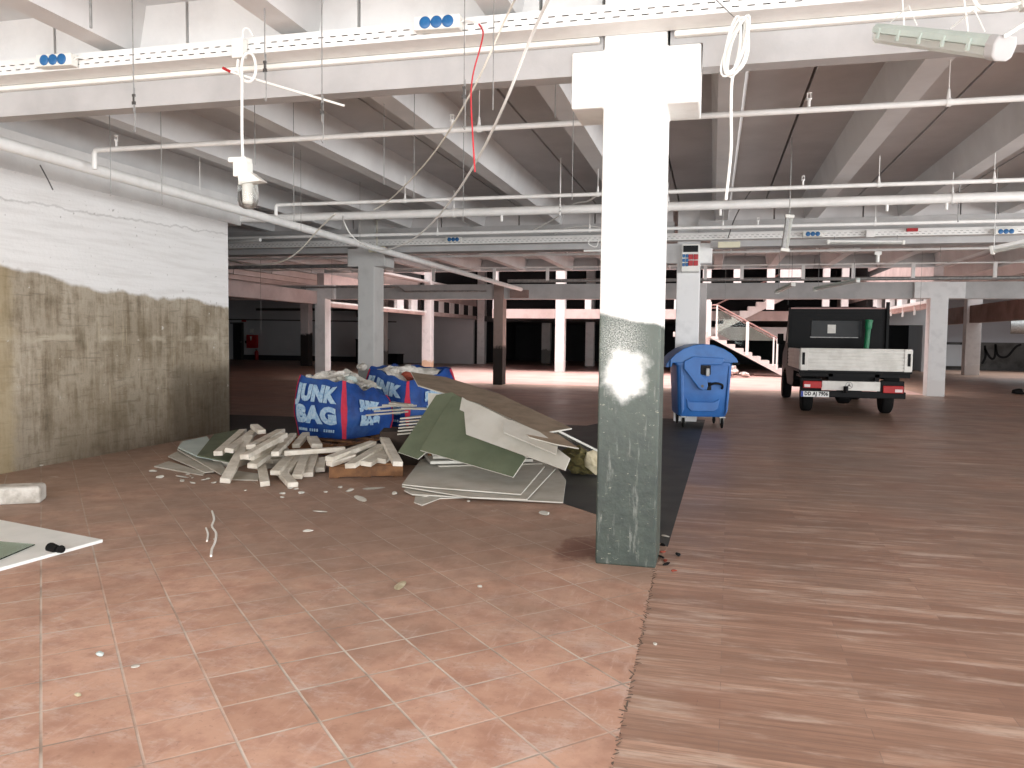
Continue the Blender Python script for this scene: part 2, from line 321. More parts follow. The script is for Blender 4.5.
class MB:
    def __init__(s): s.v = []; s.f = []; s.mi = []; s.cur = 0
    def add(s, vs, fs):
        o = len(s.v); s.v += [Vector(p) for p in vs]
        for f in fs: s.f.append([i + o for i in f]); s.mi.append(s.cur)
        return s
    def box(s, c, d, rot=None):
        hx, hy, hz = d[0] / 2, d[1] / 2, d[2] / 2; c = Vector(c)
        vs = [Vector((x * hx, y * hy, z * hz)) for z in (-1, 1) for y in (-1, 1) for x in (-1, 1)]
        if rot is not None: vs = [rot @ p for p in vs]
        return s.add([p + c for p in vs], [(0, 2, 3, 1), (4, 5, 7, 6), (0, 1, 5, 4), (2, 6, 7, 3), (0, 4, 6, 2), (1, 3, 7, 5)])
    def bb(s, a, b):
        return s.box([(p + q) / 2 for p, q in zip(a, b)], [abs(q - p) for p, q in zip(a, b)])
    def beam(s, a, b, w, h, up=(0, 0, 1)):
        a, b = Vector(a), Vector(b); d = (b - a); L = d.length; d.normalize(); u = Vector(up)
        sd = d.cross(u)
        if sd.length < 1e-4: sd = d.cross(Vector((1, 0, 0)))
        sd.normalize(); u = sd.cross(d)
        return s.box((a + b) / 2, (L, w, h), Matrix((d, -sd, u)).transposed())
    def tube(s, pts, r, seg=8, cap=True, rs=None):
        pts = [Vector(p) for p in pts]; n = len(pts); rings = []; prev = None; vs = []; fs = []
        for i, p in enumerate(pts):
            d = (pts[min(i + 1, n - 1)] - pts[max(i - 1, 0)]).normalized()
            if prev is None:
                a = Vector((0, 0, 1)) if abs(d.z) < .9 else Vector((1, 0, 0)); u = d.cross(a).normalized()
            else: u = (prev - d * prev.dot(d)).normalized()
            prev = u; w = d.cross(u); rr = rs[i] if rs else r
            for k in range(seg):
                a = 2 * math.pi * k / seg; vs.append(p + (u * math.cos(a) + w * math.sin(a)) * rr)
        for i in range(n - 1):
            for k in range(seg):
                k2 = (k + 1) % seg; fs.append((i * seg + k, i * seg + k2, (i + 1) * seg + k2, (i + 1) * seg + k))
        if cap: fs.append(tuple(range(seg - 1, -1, -1))); fs.append(tuple((n - 1) * seg + k for k in range(seg)))
        return s.add(vs, fs)
    def cyl(s, a, b, r, seg=12, r2=None):
        return s.tube([a, b], r, seg, True, [r, r if r2 is None else r2])
    def slab(s, poly, th, bend=0):
        p = [Vector(q) for q in poly]; n = Vector((0, 0, 0)); c = sum(p, Vector()) / len(p)
        for i in range(len(p)): n += (p[i] - c).cross(p[(i + 1) % len(p)] - c)
        n.normalize()
        if n.z < 0: n = -n; p.reverse()
        m = len(p); vs = p + [q - n * th for q in p]
        fs = [tuple(range(m)), tuple(range(2 * m - 1, m - 1, -1))] + [(i, m + i, m + (i + 1) % m, (i + 1) % m) for i in range(m)]
        return s.add(vs, fs)
    def prism(s, poly, axis, a, b):   # poly of 2-D points extruded along an axis from a to b
        def P(q, t):
            if axis == 'x': return (t, q[0], q[1])
            if axis == 'y': return (q[0], t, q[1])
            return (q[0], q[1], t)
        m = len(poly); vs = [P(q, a) for q in poly] + [P(q, b) for q in poly]
        fs = [tuple(range(m - 1, -1, -1)), tuple(range(m, 2 * m))] + [(i, (i + 1) % m, m + (i + 1) % m, m + i) for i in range(m)]
        return s.add(vs, fs)
    def lathe(s, c, prof, seg=20, axis=(0, 0, 1)):
        ax = Vector(axis).normalized(); u = ax.orthogonal().normalized(); w = ax.cross(u); c = Vector(c); vs = []; fs = []
        for r, h in prof:
            for k in range(seg):
                a = 2 * math.pi * k / seg; vs.append(c + ax * h + (u * math.cos(a) + w * math.sin(a)) * r)
        for i in range(len(prof) - 1):
            for k in range(seg):
                k2 = (k + 1) % seg; fs.append((i * seg + k, i * seg + k2, (i + 1) * seg + k2, (i + 1) * seg + k))
        fs.append(tuple(range(seg - 1, -1, -1))); fs.append(tuple((len(prof) - 1) * seg + k for k in range(seg)))
        return s.add(vs, fs)
    def rock(s, c, r, seed, flat=(1, 1, 1), sub=2, rough=.35):
        rnd = random.Random(seed); bm = bmesh.new(); bmesh.ops.create_icosphere(bm, subdivisions=sub, radius=1)
        ds = [(Vector((rnd.uniform(-1, 1), rnd.uniform(-1, 1), rnd.uniform(-1, 1))).normalized(), rnd.uniform(.55, .95)) for _ in range(8)]
        R = Matrix.Rotation(rnd.uniform(0, 6.28), 3, 'Z') @ Matrix.Rotation(rnd.uniform(-.4, .4), 3, 'X'); vs = []
        for v in bm.verts:
            p = v.co.copy()
            for d, k in ds:
                q = p.dot(d)
                if q > k: p -= d * (q - k)
            p *= 1 + rnd.uniform(-rough, rough) * .25
            vs.append(R @ Vector((p.x * flat[0], p.y * flat[1], p.z * flat[2])) * r + Vector(c))
        fs = [[v.index for v in f.verts] for f in bm.faces]; bm.free()
        return s.add(vs, fs)

def mesh_of(name, mb, mats, inv=None, smooth=False):
    me = bpy.data.meshes.new(name)
    vs = [tuple(inv @ p) if inv is not None else tuple(p) for p in mb.v]
    me.from_pydata(vs, [], mb.f); me.update()
    for m in (mats if isinstance(mats, (list, tuple)) else [mats]): me.materials.append(MT[m] if isinstance(m, str) else m)
    for p, i in zip(me.polygons, mb.mi): p.material_index = i
    bm = bmesh.new(); bm.from_mesh(me); bmesh.ops.recalc_face_normals(bm, faces=bm.faces); bm.to_mesh(me); bm.free()
    if smooth:
        for p in me.polygons: p.use_smooth = True
        try: me.set_sharp_from_angle(angle=math.radians(38))
        except Exception: pass
    return me

def bevel_of(o, w, seg=2):
    b = o.modifiers.new('edge', 'BEVEL'); b.width = w; b.segments = seg; b.limit_method = 'ANGLE'; b.angle_limit = math.radians(40)

USED = {}
def tag(o, label=None, cat=None, group=None, kind=None):
    if label: o['label'] = label
    if cat: o['category'] = cat
    if group: o['group'] = group
    if kind: o['kind'] = kind
    return o

def thing(name, loc, label, cat, group=None, rz=0, kind=None):
    o = bpy.data.objects.new(name, None); COL.objects.link(o); o.location = loc; o.rotation_euler = (0, 0, rz); o.empty_display_size = .1
    return tag(o, label, cat, group, kind)

def root_of(o):
    while o.parent: o = o.parent
    return o
def inv_of(o):
    r = root_of(o); return (Matrix.Translation(r.location) @ Matrix.Rotation(r.rotation_euler.z, 4, 'Z')).inverted()

def part(name, mb, mats, parent, label=None, local=False, bevel=0, smooth=False, seg=2):
    o = bpy.data.objects.new(name, mesh_of(name, mb, mats, None if local else inv_of(parent), smooth)); COL.objects.link(o); o.parent = parent
    if label: o['label'] = label
    if bevel: bevel_of(o, bevel, seg)
    return o

def solo(name, mb, mats, label, cat, group=None, kind=None, bevel=0, smooth=False, origin=None, seg=2):
    if origin is None:
        xs = [p.x for p in mb.v]; ys = [p.y for p in mb.v]; zs = [p.z for p in mb.v]
        origin = ((min(xs) + max(xs)) / 2, (min(ys) + max(ys)) / 2, min(zs))
    o = bpy.data.objects.new(name, mesh_of(name, mb, mats, Matrix.Translation(origin).inverted(), smooth)); COL.objects.link(o); o.location = origin
    if bevel: bevel_of(o, bevel, seg)
    return tag(o, label, cat, group, kind)

def struct(name, mb, mats, label=None, cat=None, bevel=0, origin=None, group=None, smooth=False):
    return solo(name, mb, mats, label, cat, group, 'structure', bevel, smooth, origin or (0, 0, 0))

def spline(pts, n=8):
    p = [Vector(q) for q in pts]; out = []
    for i in range(len(p) - 1):
        a = p[max(i - 1, 0)]; b = p[i]; c = p[i + 1]; d = p[min(i + 2, len(p) - 1)]
        for k in range(n):
            t = k / n; out.append(.5 * ((2 * b) + (c - a) * t + (2 * a - 5 * b + 4 * c - d) * t * t + (-a + 3 * b - 3 * c + d) * t ** 3))
    out.append(p[-1]); return out

def text_mesh(body, size, off=0.0, width=None):   # flat letters in the xy plane, centred, as a vertex and face list
    cu = bpy.data.curves.new('letters', 'FONT'); cu.body = body; cu.size = size; cu.align_x = 'CENTER'; cu.align_y = 'CENTER'; cu.offset = off; cu.space_character = 1.12; cu.resolution_u = 3
    ob = bpy.data.objects.new('letters', cu); COL.objects.link(ob)
    bpy.context.view_layer.update(); dg = bpy.context.evaluated_depsgraph_get()
    me = bpy.data.meshes.new_from_object(ob.evaluated_get(dg)); vs = [v.co.copy() for v in me.vertices]; fs = [list(p.vertices) for p in me.polygons]
    bpy.data.objects.remove(ob); bpy.data.curves.remove(cu); bpy.data.meshes.remove(me)
    x0, x1 = min(v.x for v in vs), max(v.x for v in vs); y0, y1 = min(v.y for v in vs), max(v.y for v in vs)
    for v in vs: v.x -= (x0 + x1) / 2; v.y -= (y0 + y1) / 2
    if width:
        k = width / (x1 - x0)
        for v in vs: v.x *= k
    return vs, fs
def ordinal(n):
    return ['first', 'second', 'third', 'fourth', 'fifth', 'sixth', 'seventh', 'eighth', 'ninth', 'tenth', 'eleventh', 'twelfth', 'thirteenth', 'fourteenth', 'fifteenth', 'sixteenth', 'seventeenth', 'eighteenth', 'nineteenth', 'twentieth'][n - 1]

# measured places, in metres: x along the beams, y into the hall, z up from the floor
WALL_PIPE = [(-6.034, 3.625, 3.093), (-5.537, 22.801, 2.879)]
RODS = [((-3.952, 4.4, 3.419), 'short thick steel rod cut off above the left socket box on the near tray'), ((-3.818, 4.62, 2.938), 'thin steel rod with clamp in front of near beam, left of jar lamp'), ((-2.785, 4.55, 3.058), 'thin steel rod with two clips in front of near beam, right of the jar lamp'), ((-2.427, 4.62, 2.796), 'thin steel rod with hook between jar lamp and middle socket box, near beam'), ((-1.466, 4.55, 2.812), 'thin steel rod with hook right beside the near socket box, left of red wire'), ((-1.307, 4.62, 2.804), 'thin steel rod behind the crossing white cable and right of the red wire'), ((-5.298, 6.1, 2.712), 'thin wire rod beside the elbow of the nearest sprinkler pipe'), ((-4.843, 6.2, 2.608), 'thin wire rod hanging over the white wall below the nearest sprinkler pipe'), ((-3.898, 6.2, 2.924), 'thin wire rod hanging right behind the jar lamp'), ((-3.923, 6.9, 2.534), 'thin wire rod in the bay right of the jar lamp, reaching the elbow pipe'), ((-2.865, 6.6, 2.79), 'thin wire rod hanging left of the crossing pale cable behind the near beam'), ((-2.659, 6.8, 2.704), 'thin wire rod under the pale cable, left of the red wire end'), ((-2.449, 7.6, 2.598), 'thin wire rod hanging below the end of the red wire'), ((-1.247, 6.2, 3.176), 'short tilted wire rod by the dark ceiling joint left of the front column'), ((-1.119, 6.3, 2.553), 'thin wire rod hanging close to the left corbel of the front column'), ((-6.171, 8.6, 3.223), 'short white rod at the big wall pipe above the end of stained wall'), ((-5.243, 9.4, 2.795), 'thin wire rod hanging where the big pipe leaves the wall pipe'), ((-5.394, 11.5, 2.872), 'thin wire rod ending over the corbel of the grey column behind the bags'), ((-2.025, 10.5, 3.082), 'thin white rod carrying a small hook under the thick pipe, left of front column'), ((3.698, 12.2, 2.766), 'thin white rod carrying the tilted lamp at the right edge'), ((3.053, 11.5, 3.02), 'thin wire rod between the thick pipe and the right socket box'), ((3.856, 15.5, 2.873), 'thin wire rod right of the small white sensor'), ((-8.345, 22.7, 2.563), 'thin rod crossing the far beam left of the dark stained column'), ((0.295, 22.8, 2.562), 'thin rod crossing the far beam above the stair top'), ((1.956, 22.8, 2.425), 'thin rod crossing the far beam above the dark truck cab'), ((5.246, 22.8, 2.245), 'thin rod beside the far white column right of the truck'), ((-9.709, 19.0, 1.598), 'thin rod hanging right of the far-left white column'), ((-10.871, 17.5, 1.521), 'thin rod crossing the pink side beam above the red hose cabinet')]
BATTENS = [((-4.556, 6.684, 0.03), (-5.037, 7.849, 0.3), 0.1), ((-4.932, 7.119, 0.22), (-5.56, 8.535, 0.27), 0.09), ((-4.827, 7.156, 0.25), (-5.333, 8.438, 0.29), 0.09), ((-4.567, 7.151, 0.3), (-4.914, 8.321, 0.32), 0.1), ((-4.363, 6.711, 0.27), (-4.519, 7.714, 0.36), 0.09), ((-4.435, 6.96, 0.14), (-4.61, 7.743, 0.22), 0.1), ((-4.528, 7.07, 0.2), (-4.615, 7.793, 0.28), 0.09), ((-4.107, 6.662, 0.03), (-4.626, 7.429, 0.1), 0.09), ((-4.295, 7.155, 0.24), (-4.834, 8.456, 0.26), 0.08), ((-4.316, 7.365, 0.22), (-3.79, 7.709, 0.24), 0.08), ((-4.188, 6.976, 0.08), (-4.434, 7.755, 0.16), 0.1), ((-4.164, 7.104, 0.05), (-4.356, 7.767, 0.14), 0.1), ((-3.983, 7.041, 0.04), (-4.295, 7.788, 0.14), 0.1), ((-3.964, 7.228, 0.03), (-4.206, 7.803, 0.12), 0.1), ((-3.966, 7.485, 0.04), (-4.108, 7.821, 0.1), 0.1), ((-3.831, 6.697, 0.03), (-4.306, 7.249, 0.06), 0.1), ((-5.022, 8.09, 0.33), (-5.298, 8.363, 0.36), 0.09), ((-4.249, 7.951, 0.22), (-4.563, 8.419, 0.24), 0.12), ((-4.539, 8.005, 0.2), (-4.778, 8.666, 0.25), 0.09), ((-3.687, 7.145, 0.22), (-3.616, 8.042, 0.27), 0.09), ((-3.686, 7.143, 0.17), (-3.578, 7.462, 0.21), 0.09), ((-3.435, 7.096, 0.17), (-3.513, 8.052, 0.24), 0.11), ((-3.339, 7.258, 0.17), (-3.438, 8.044, 0.2), 0.11), ((-3.275, 7.482, 0.17), (-3.353, 7.9, 0.18), 0.1), ((-3.013, 7.3, 0.18), (-3.582, 8.266, 0.3), 0.1), ((-3.683, 7.563, 0.18), (-3.689, 8.125, 0.2), 0.09)]
SCRAPS = [[(-5.828, 7.272, 0.02), (-5.862, 7.559, 0.03), (-5.065, 7.087, 0.02), (-5.022, 6.993, 0.012)], [(-6.071, 7.812, 0.04), (-6.251, 8.283, 0.05), (-4.998, 7.144, 0.03), (-5.048, 7.063, 0.03)], [(-6.138, 8.061, 0.085), (-6.529, 8.653, 0.09), (-6.409, 9.039, 0.1), (-4.884, 7.185, 0.04), (-4.807, 6.986, 0.035)], [(-6.076, 7.998, 0.12), (-6.338, 8.438, 0.125), (-6.341, 8.922, 0.13), (-5.149, 7.467, 0.09), (-5.516, 7.579, 0.1)], [(-5.439, 7.473, 0.13), (-6.238, 8.925, 0.16), (-6.148, 9.369, 0.18), (-5.522, 8.54, 0.16), (-4.903, 7.338, 0.1)], [(-4.706, 6.854, 0.012), (-4.884, 7.309, 0.02), (-4.465, 7.187, 0.02), (-4.34, 6.914, 0.012)]]
BROWN_BOARD = [(-3.304, 8.6, 0.89), (-2.409, 8.119, 0.735), (-1.551, 7.257, 0.555), (-1.334, 7.713, 0.562), (-2.395, 8.888, 0.792), (-3.248, 9.431, 0.946), (-3.698, 9.379, 1.002)]
GREEN_BACK = [(-3.137, 7.6, 0.253), (-2.879, 7.504, 0.207), (-2.697, 7.656, 0.39), (-2.506, 7.997, 0.763), (-2.731, 8.133, 0.854), (-2.913, 8.129, 0.817)]
GREEN_FRONT = [(-2.795, 7.34, 0.325), (-1.741, 6.95, 0.178), (-1.665, 7.135, 0.33), (-2.01, 7.475, 0.541), (-2.5, 7.907, 0.802), (-2.676, 7.969, 0.824)]
WHITE_BOARD = [(-2.299, 7.279, 0.513), (-1.218, 6.72, 0.307), (-1.193, 6.818, 0.399), (-1.514, 7.086, 0.549), (-2.244, 7.564, 0.774), (-2.46, 7.68, 0.819)]
WHITE_SLIVER = [(-2.529, 7.7, 0.568), (-2.406, 7.619, 0.51), (-2.418, 7.786, 0.782), (-2.527, 7.852, 0.826)]
BROKEN_BOARDS = [[(-1.908, 7.162, 0.675), (-1.829, 6.942, 0.589), (-1.303, 6.737, 0.441), (-1.318, 6.901, 0.498), (-1.521, 7.075, 0.587), (-1.82, 7.201, 0.674)], [(-1.773, 7.131, 0.617), (-1.581, 6.924, 0.556), (-1.33, 6.869, 0.511), (-1.125, 6.881, 0.482), (-1.37, 7.167, 0.564), (-1.537, 7.19, 0.592)]]
GREY_VERTICAL = [(-3.082, 8.335, 0.82), (-3.068, 8.3, 0.61), (-2.908, 8.248, 0.609), (-2.842, 8.257, 0.821)]
FLAT_BOARDS = [[(-2.74, 6.785, 0.03), (-2.601, 6.632, 0.03), (-1.227, 6.697, 0.03), (-1.395, 7.758, 0.03), (-1.911, 9.366, 0.03), (-3.234, 9.183, 0.03)], [(-2.782, 6.84, 0.055), (-2.025, 6.543, 0.055), (-1.528, 6.609, 0.055), (-1.603, 8.3, 0.055), (-2.021, 9.414, 0.055), (-3.292, 8.983, 0.055)], [(-2.78, 6.834, 0.075), (-2.481, 6.774, 0.075), (-1.607, 6.71, 0.075), (-1.719, 8.272, 0.075), (-2.262, 9.366, 0.075), (-3.326, 9.004, 0.075)], [(-2.488, 6.393, 0.012), (-2.378, 6.298, 0.012), (-2.33, 6.622, 0.012), (-2.087, 6.745, 0.012), (-2.333, 6.909, 0.012), (-2.616, 6.77, 0.012)]]
PLANK_LEAN = [(-1.666, 8.594, 0.42), (-1.277, 9.195, 0.12)]
STACK_TOP = [((-3.947, 8.75, 0.588), (-3.489, 8.6, 0.651)), ((-3.843, 8.69, 0.561), (-3.39, 8.54, 0.613)), ((-3.715, 8.63, 0.642), (-3.317, 8.48, 0.655)), ((-3.904, 8.57, 0.522), (-3.391, 8.42, 0.588)), ((-3.44, 8.51, 0.625), (-3.066, 8.36, 0.639)), ((-3.563, 8.45, 0.684), (-3.283, 8.3, 0.682))]
STACK_SIDE = [((-3.354, 8.3, 0.362), (-3.001, 8.25, 0.41)), ((-3.347, 8.3, 0.398), (-3.004, 8.25, 0.444)), ((-3.34, 8.3, 0.433), (-3.006, 8.25, 0.477)), ((-3.333, 8.3, 0.469), (-3.009, 8.25, 0.511)), ((-3.325, 8.3, 0.504), (-3.011, 8.25, 0.544)), ((-3.318, 8.3, 0.539), (-3.014, 8.25, 0.577))]
WOOL = [(-1.386, 8.374, 0.0), (-1.297, 7.35, 0.403), (-1.009, 7.2, 0.408)]
PALLET = [(-3.735, 7.237, 0.0), (-3.069, 7.573, 0.0), (-4.703, 8.385, 0.0), (-4.07, 8.278, 0.0)]
CABLE_PALE = [(-1.081, 4.3, 3.325), (-1.233, 4.6, 3.314), (-1.561, 4.97, 3.011), (-2.359, 6.4, 2.96), (-3.591, 8.5, 3.026), (-3.992, 8.9, 2.965)]
CABLE_WHITE = [(-0.876, 4.2, 3.265), (-1.081, 4.6, 3.187), (-1.324, 4.96, 2.943), (-1.739, 5.8, 2.823), (-2.335, 7.0, 2.755), (-3.019, 8.2, 2.665), (-3.673, 9.2, 2.613), (-4.454, 10.3, 2.648), (-4.847, 10.6, 2.73), (-5.145, 10.7, 2.905), (-5.223, 10.6, 3.095), (-5.041, 10.2, 3.13)]
CABLE_LOW = [(-4.809, 9.5, 3.031), (-5.288, 10.0, 2.929), (-5.93, 10.6, 2.704), (-6.445, 11.0, 2.588), (-7.117, 11.5, 2.581), (-7.847, 12.0, 2.668), (-8.536, 12.5, 2.812)]
WIRE_RED = [(-1.45, 4.79, 3.381), (-1.403, 4.72, 3.303), (-1.4, 4.67, 3.208), (-1.452, 4.68, 3.038), (-1.463, 4.68, 2.89), (-1.448, 4.68, 2.65), (-1.434, 4.68, 2.457)]
COIL = [(0.078, 4.75, 3.121), (0.074, 4.75, 3.271), (0.082, 4.75, 2.971)]
COIL_TAIL = [(0.082, 4.74, 2.979), (0.067, 4.74, 2.913), (0.066, 4.73, 2.755), (0.072, 4.72, 2.528), (0.051, 4.7, 2.245)]
COIL_WIRE = [(-0.067, 4.75, 3.416), (0.086, 4.75, 3.259)]
GREY_WIRE = [(0.2, 13.84, 3.16), (0.268, 12.2, 3.247), (0.388, 10.7, 3.315), (0.457, 10.1, 3.303), (0.548, 9.67, 3.209)]
LOOP_WIRE = [(-2.897, 12.5, 3.151), (-2.589, 12.2, 3.228), (-2.245, 11.8, 3.313), (-1.96, 11.2, 3.354), (-1.698, 10.8, 3.32), (-1.479, 10.4, 3.349), (-1.375, 10.2, 3.411), (-1.377, 10.2, 3.5)]
LOOP_WIRE_B = [(-2.547, 12.8, 3.15), (-2.296, 12.6, 3.214), (-1.911, 12.4, 3.209), (-1.643, 12.28, 3.141)]
LEFT_WIRE = [(-6.168, 6.2, 3.019), (-6.179, 6.3, 2.9), (-6.173, 6.35, 2.814)]
DEBRIS = [(-1.722, 4.209, 0.0), (-2.627, 2.907, 0.0), (-3.081, 5.813, 0.0), (-2.864, 5.218, 0.0), (-4.138, 6.712, 0.0), (-2.994, 6.384, 0.0), (-3.077, 6.891, 0.0), (-3.237, 6.687, 0.0), (-5.36, 6.772, 0.0), (-3.413, 6.836, -0.0), (-5.154, 6.839, 0.0), (-2.418, 2.555, 0.0), (-2.396, 2.85, 0.0), (-7.053, 6.997, 0.0), (-3.373, 4.823, 0.0), (-1.272, 4.321, 0.0), (-0.305, 5.838, 0.0), (-0.23, 3.734, 0.0), (-1.3, 6.286, 0.0)]
STRIP_CURL = [[(-3.928, 5.582, 0.01), (-3.742, 5.342, 0.01), (-3.618, 5.139, 0.01), (-3.462, 4.964, 0.01), (-3.317, 4.743, 0.01), (-3.227, 4.58, 0.01), (-3.13, 4.432, 0.01)], [(-3.622, 5.073, 0.01), (-3.499, 4.922, 0.01), (-3.386, 4.751, 0.01)]]
SHELF_LAMP = [(0.837, 4.75, 3.126), (1.17, 3.85, 2.706)]
SCONDUIT = [(1.311, 4.2, 2.98), (1.347, 4.2, 2.896)]
POSTS_LEFT = [(-12.5, 30.562, 2.58), (-12.5, 32.143, 2.596), (-12.5, 35.654, 2.583), (-12.5, 37.216, 2.585), (-12.5, 38.742, 2.583), (-12.5, 40.298, 2.577), (-12.5, 41.974, 2.571)]
STUBS_RIGHT = [(5.8, 29.067, 2.327), (5.8, 27.381, 2.246), (5.8, 25.844, 2.262), (5.8, 22.587, 2.471)]

# ================================================================== THE SETTING
# floors
mb = MB(); mb.bb((-30, -6, -.12), (22, 51, 0)); struct('floor', mb, 'planks', 'worn brown plank floor running across the hall on the right', 'floor')
mb = MB(); mb.prism([(-8.2, -5), (-.3, -5), (-.295, 2.6), (-.31, 4.2), (-.325, 4.95), (-.27, 5.55), (-.69, 6.21), (-4.75, 10.27), (-8.2, 10.4)], 'z', -.02, .003)
struct('floor_tiled', mb, 'tiles', 'diagonal terracotta tiled floor in front of the rubble', 'floor')
mb = MB(); mb.prism([(-.27, 5.55), (-.1, 14.7), (-1.5, 14.7), (-2.0, 13.0), (-9.2, 12.5), (-9.2, 10.4), (-4.75, 10.3), (-.69, 6.22)], 'z', -.02, .0025)
struct('floor_dark_strip', mb, 'dark_floor', 'dark bare strip of floor beside the front column, under the blue bin', 'floor')
mb = MB(); mb.prism([(-12.6, 23.9), (5.7, 23.9), (5.7, 41.3), (-12.6, 41.3)], 'z', -.02, .003)
struct('floor_atrium', mb, 'atrium_floor', 'pale pink floor of the daylit atrium', 'floor')
# ragged joint between tiles and planks
mb = MB(); rnd = random.Random(3)
for i in range(110):
    y = 2.3 + i * .03; x = -.3 - .02 * max(0, (y - 3.6) / 1.3)
    mb.rock((x + rnd.uniform(-.008, .008), y, .003), rnd.uniform(.008, .017), i, (.35, 1.9, .1), 1)
struct('trim_floor_joint', mb, 'joint', 'broken dark joint between tiles and planks', 'floor joint')

# ceilings: one ribbed slab unit per rib
Z_RIB, Z_SLAB, PITCH, X0 = 3.5, 3.85, 1.45, .09
def ceiling_unit(k, ya, yb, mat='ceil_white'):
    c = X0 + k * PITCH; h = PITCH / 2 - .014
    prof = [(c - h, Z_SLAB + .08), (c - h, Z_SLAB), (c - .165, Z_SLAB), (c - .1, Z_RIB), (c + .1, Z_RIB), (c + .165, Z_SLAB), (c + h, Z_SLAB), (c + h, Z_SLAB + .08)]
    m = MB(); m.prism(prof, 'y', ya, yb)
    if mat == 'two':     # painted ribs, bare concrete between them
        m.mi = [1 if i in (2 + 2, 2 + 3, 2 + 4) else 0 for i in range(len(m.f))]; struct('ceiling_ribbed_slab', m, ['ceil_slab', 'ceil_white'])
    else: struct('ceiling_ribbed_slab', m, mat)
for k in range(-5, 7): ceiling_unit(k, -4.5, 5.2)
for k in range(-13, 8): ceiling_unit(k, 5.44, 14.5, 'two')
for k in range(-17, 9): ceiling_unit(k, 14.53, 23.68, 'two')
for k in list(range(-17, -8)) + list(range(5, 13)): ceiling_unit(k, 23.72, 33.4, 'two')
for k in range(-17, -8): ceiling_unit(k, 33.43, 47.5)
for k in range(5, 8): ceiling_unit(k, 33.43, 47.5)
for k in range(8, 13): ceiling_unit(k, 33.43, 38.1)
mb = MB(); mb.bb((-30, -5, 3.95), (21, 24.1, 4.2)); mb.bb((-30, 24.1, 3.95), (-12.7, 51, 4.2)); mb.bb((5.9, 24.1, 3.95), (11.2, 51, 4.2)); mb.bb((11.2, 24.1, 3.95), (21, 38.2, 4.2)); mb.bb((11.2, 43, 3.95), (21, 51, 4.2))
struct('ceiling', mb, 'roof')

# beams of rows A, B, C (across the hall), with notched ends that sit on the column corbels
COLX = [-12.6, -6.48, -.505, 5.85, 11.9]
def cross_beam(name, ya, yb, zb, zn, zt, x0, x1, mat='white_concrete', half=.42, label=None, lip=None, cols=None, gap=.205):
    xs = [x for x in (cols or COLX) if x0 - .3 < x < x1 + .3]
    edges = [x0] + xs + [x1]
    for i in range(len(edges) - 1):
        a, b = edges[i], edges[i + 1]
        la = a + (gap if a in xs else 0); lb = b - (gap if b in xs else 0)
        pa = a + (half if a in xs else 0); pb = b - (half if b in xs else 0)
        prof = [(la, zt), (la, zn), (pa, zn), (pa, zb), (pb, zb), (pb, zn), (lb, zn), (lb, zt)] if True else None
        m = MB(); m.prism(prof, 'y', ya, lip or yb)
        if lip: m.bb((la, lip, zn), (lb, yb, zt))
        struct(name, m, mat, origin=(0, 0, 0))
cross_beam('beam', 5.035, 5.43, 3.105, 3.25, 3.5, -7.9, 12.5, 'mid_concrete', half=.4, lip=5.17)
cross_beam('beam', 14.15, 14.55, 3.05, 3.2, 3.5, -30, 18, 'mid_concrete')
cross_beam('beam', 23.5, 23.9, 2.63, 2.9, 3.08, -30, 18, 'mid_concrete', half=.131, gap=.13, cols=[-12.36, -6.39, -.4, 5.85, 11.9])
for a, b in ((-12.4, -9.3), (-9.3, -6.4), (-6.4, -3.4), (-3.4, -.4), (-.4, 2.7), (2.7, 5.85)):
    m = MB(); m.bb((a + .01, 23.7, 3.5), (b - .01, 23.88, 3.95)); struct('wall_infill', m, 'ceil_slab')
# infill above the near and second beam, with joints
for ya, xs in ((5.1, [-7.9, -6.2, -4.91, -3.75, -2.4, -1.13, -.72]), (5.1, [-.28, .9, 2.35, 3.8, 5.3, 8]), (14.2, [-14, -11, -8.1, -6.8, -5, -3.5, -2.1, -.72]), (14.2, [-.29, .95, 2.35, 3.8, 5.3, 8, 11])):
    for a, b in zip(xs[:-1], xs[1:]):
        m = MB(); m.bb((a + .012, ya, 3.5), (b - .012, ya + .12, 3.95)); struct('wall_infill', m, 'white_concrete' if ya < 10 else 'ceil_slab')

# columns
def column(x, y, mat, w=.37, d=.40, z1=3.9, corbel=None, label=None, base=0, bev=.012):
    m = MB(); m.bb((x - w / 2, y, base), (x + w / 2, y + d, z1))
    if corbel:
        half, zb, zt = corbel
        m = MB(); h = w / 2
        m.prism([(x - h, base), (x + h, base), (x + h, zb), (x + half, zb), (x + half, zt), (x + h, zt), (x + h, z1), (x - h, z1), (x - h, zt), (x - half, zt), (x - half, zb), (x - h, zb)], 'y', y, y + d)
    return struct('column', m, mat, label, 'column', bev, (x, y + d / 2, base))
column(-.508, 5.0, 'column', .385, .4, 3.95, (.395, 2.89, 3.24), 'front concrete column, white above, green-grey below with a sprayed white blot')
column(-.45, 14.3, 'column_pale', .40, .36, 3.95, (.40, 2.79, 3.14), 'pale concrete column behind the blue bin with outlet board on it')
column(-6.48, 14.08, 'column_grey', .34, .46, 3.95, (.39, 2.78, 3.12), 'grey concrete column rising behind the blue rubble bags')
column(-12.36, 23.35, 'column_pale', .36, .4, 3.08, (.5, 2.64, 3.07), 'white column left of the blue rubble bags, lit on one side')
column(-6.39, 23.4, 'column_stain', .30, .42, 3.08, None, 'dark soot-stained column at the near edge of the sunlit atrium')
column(-.4, 23.4, 'column_pale', .38, .4, 3.08, None, 'pale column half hidden behind the column with the outlet board')
column(5.85, 23.4, 'column_pale', .44, .42, 3.08, (.62, 2.64, 3.07), 'tall white column just right of the parked truck')
column(-12.45, 33.4, 'column_rust', .42, .42, 8, None, 'white atrium column with rust-coloured foot, above the brown board')
